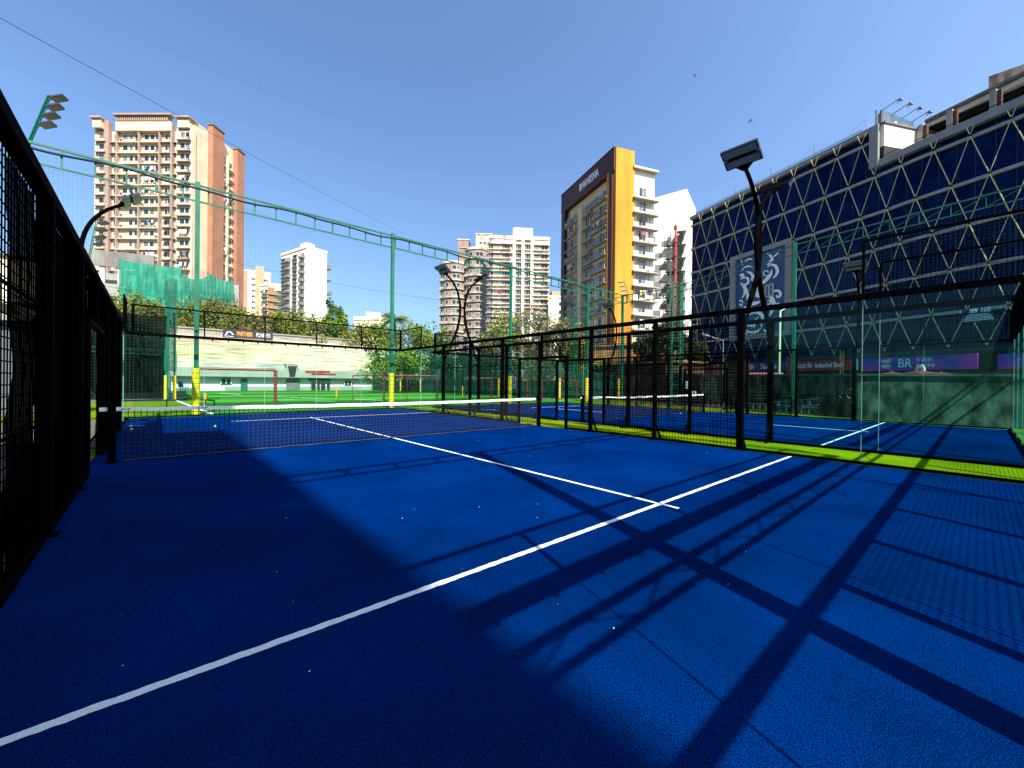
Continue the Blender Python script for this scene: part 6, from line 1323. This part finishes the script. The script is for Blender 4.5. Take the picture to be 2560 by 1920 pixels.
# trees behind the green net of the football field
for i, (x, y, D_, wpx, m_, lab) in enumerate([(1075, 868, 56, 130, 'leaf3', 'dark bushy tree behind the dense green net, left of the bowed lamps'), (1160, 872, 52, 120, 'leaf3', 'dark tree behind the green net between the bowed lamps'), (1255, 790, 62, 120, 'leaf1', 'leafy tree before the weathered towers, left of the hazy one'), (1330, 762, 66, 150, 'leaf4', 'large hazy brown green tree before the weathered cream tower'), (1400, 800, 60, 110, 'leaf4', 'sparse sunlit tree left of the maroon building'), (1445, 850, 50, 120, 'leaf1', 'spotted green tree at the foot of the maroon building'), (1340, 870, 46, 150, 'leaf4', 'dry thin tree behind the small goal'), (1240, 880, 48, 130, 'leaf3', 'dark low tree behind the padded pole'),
   (1668, 800, 40, 90, 'leaf3', 'dark tree left of the lattice tower'), (1630, 835, 44, 100, 'leaf3', 'dark bush behind the brown wall'), (1725, 840, 46, 70, 'leaf3', 'dark tree at the left corner of the glass building')]):  # dark green leaves on these three trees
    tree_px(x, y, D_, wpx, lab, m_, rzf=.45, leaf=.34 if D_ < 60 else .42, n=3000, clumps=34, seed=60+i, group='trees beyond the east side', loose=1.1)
for i, (x, y, lab) in enumerate([(50, 760, 'olive tree glimpsed through the near mesh of the left fence'), (140, 770, 'olive tree behind the left fence posts'), (215, 760, 'olive tree seen above the tin shed')]): tree_px(x, y, 60, 150, lab, 'leaf1', rzf=.5, leaf=.5, n=1800, seed=90+i, loose=1.2)
# palm
P = at_d(985, 960, 62); Hp = z_at(P, 800); root = empty('palm_tree', (P.x, P.y, 0), 0, 'coconut palm with drooping fronds standing over the right end of the stand', 'palm tree'); mb = MB(); mb.tube([(.6, 0, 0), (.3, 0, Hp*.5), (0, 0, Hp)], [.25, .18, .15], 8); mb.build('trunk', M['bark'], root); pr = random.Random(5)
for i in range(20):
    a = 2*math.pi*i/20+pr.uniform(-.15, .15); el = pr.uniform(-.2, 1.1); Lf = pr.uniform(2.8, 3.8); d = V((math.cos(a), math.sin(a), 0)); pts = []
    for k in range(9): t = k/8; pts.append(V((0, 0, Hp))+d*(Lf*t*math.cos(el*(1-t*.4)))+V((0, 0, Lf*(math.sin(el)*t-.75*t*t))))
    mb = MB(); mb.tube(pts, [.04-.004*k for k in range(9)], 4); sd = d.cross(V((0, 0, 1)))
    for k in range(1, 40):
        t = k/40*7.99; p = pts[int(t)].lerp(pts[min(8, int(t)+1)], t-int(t)); ll = .75*math.sin(math.pi*min(1, k/40+.12))+.12
        for s in (-1, 1): q = p+sd*s*ll*.8+d*ll*.35-V((0, 0, ll*.55)); mb.poly([p, p+d*.07, q, q-d*.02])
    mb.build('frond', M['leaf2'], root, fix=False)
# ================================================================== WIRES AND BIRDS
def wire(A, B, sag, r, label, m='black'):
    A = V(A); B = V(B); mb = MB(); mb.tube([A.lerp(B, i/24)-A-V((0, 0, 4*sag*(i/24)*(1-i/24))) for i in range(25)], r, 4); o = mb.build('overhead_wire', M[m], loc=A, fix=False); tag(o, label, 'wire')
wire(at_d(-60, 12, 14), at_d(1012, 584, 60), .25, .011, 'long black wire crossing the sky from the upper left corner')
wire(at_d(240, 735, 40), at_d(1110, 920, 52), .5, .014, 'slack wire low in front of the tree row'); wire(at_d(230, 705, 42), at_d(720, 800, 60), .4, .016, 'wire just below the scaffold netting')
wire(at_d(560, 650, 60), at_d(1110, 752, 60), .4, .014, 'black wire passing behind the white tower to the weathered group'); wire(at_d(600, 520, 60), at_d(1110, 640, 62), .6, .009, 'faint wire high between the pink tower and the weathered group')
def bird(x, y, D_, sp, ang, label):
    P = at_d(x, y, D_); mb = MB(); c, s = math.cos(ang), math.sin(ang); U_ = Rv*c+Uv*s; W2 = Uv*c-Rv*s
    mb.tube([-W2*.28*sp, -W2*.1*sp, W2*.12*sp, W2*.26*sp], [.02*sp, .07*sp, .07*sp, .03*sp], 7); 
    for k in (-1, 1): mb.prism([W2*.1*sp, W2*.18*sp+U_*k*.38*sp+Fv*.1*sp, U_*k*.72*sp+W2*.02*sp+Fv*.14*sp, U_*k*.36*sp-W2*.04*sp, -W2*.06*sp], Fv*.02*sp)
    mb.prism([-W2*.24*sp, -W2*.44*sp+U_*.1*sp, -W2*.44*sp-U_*.1*sp], Fv*.015*sp); o = mb.build('kite_bird', mat('dark feathers', (.02, .018, .016), .8), loc=P); tag(o, label, 'bird', 'birds in the sky')
bird(1737, 188, 60, .75, -1.1, 'dark bird highest in the sky above the right side'); bird(1877, 301, 60, .8, .9, 'dark bird slanting in the sky above the glass building'); bird(651, 213, 60, .32, .4, 'tiny distant bird in the left half of the sky')
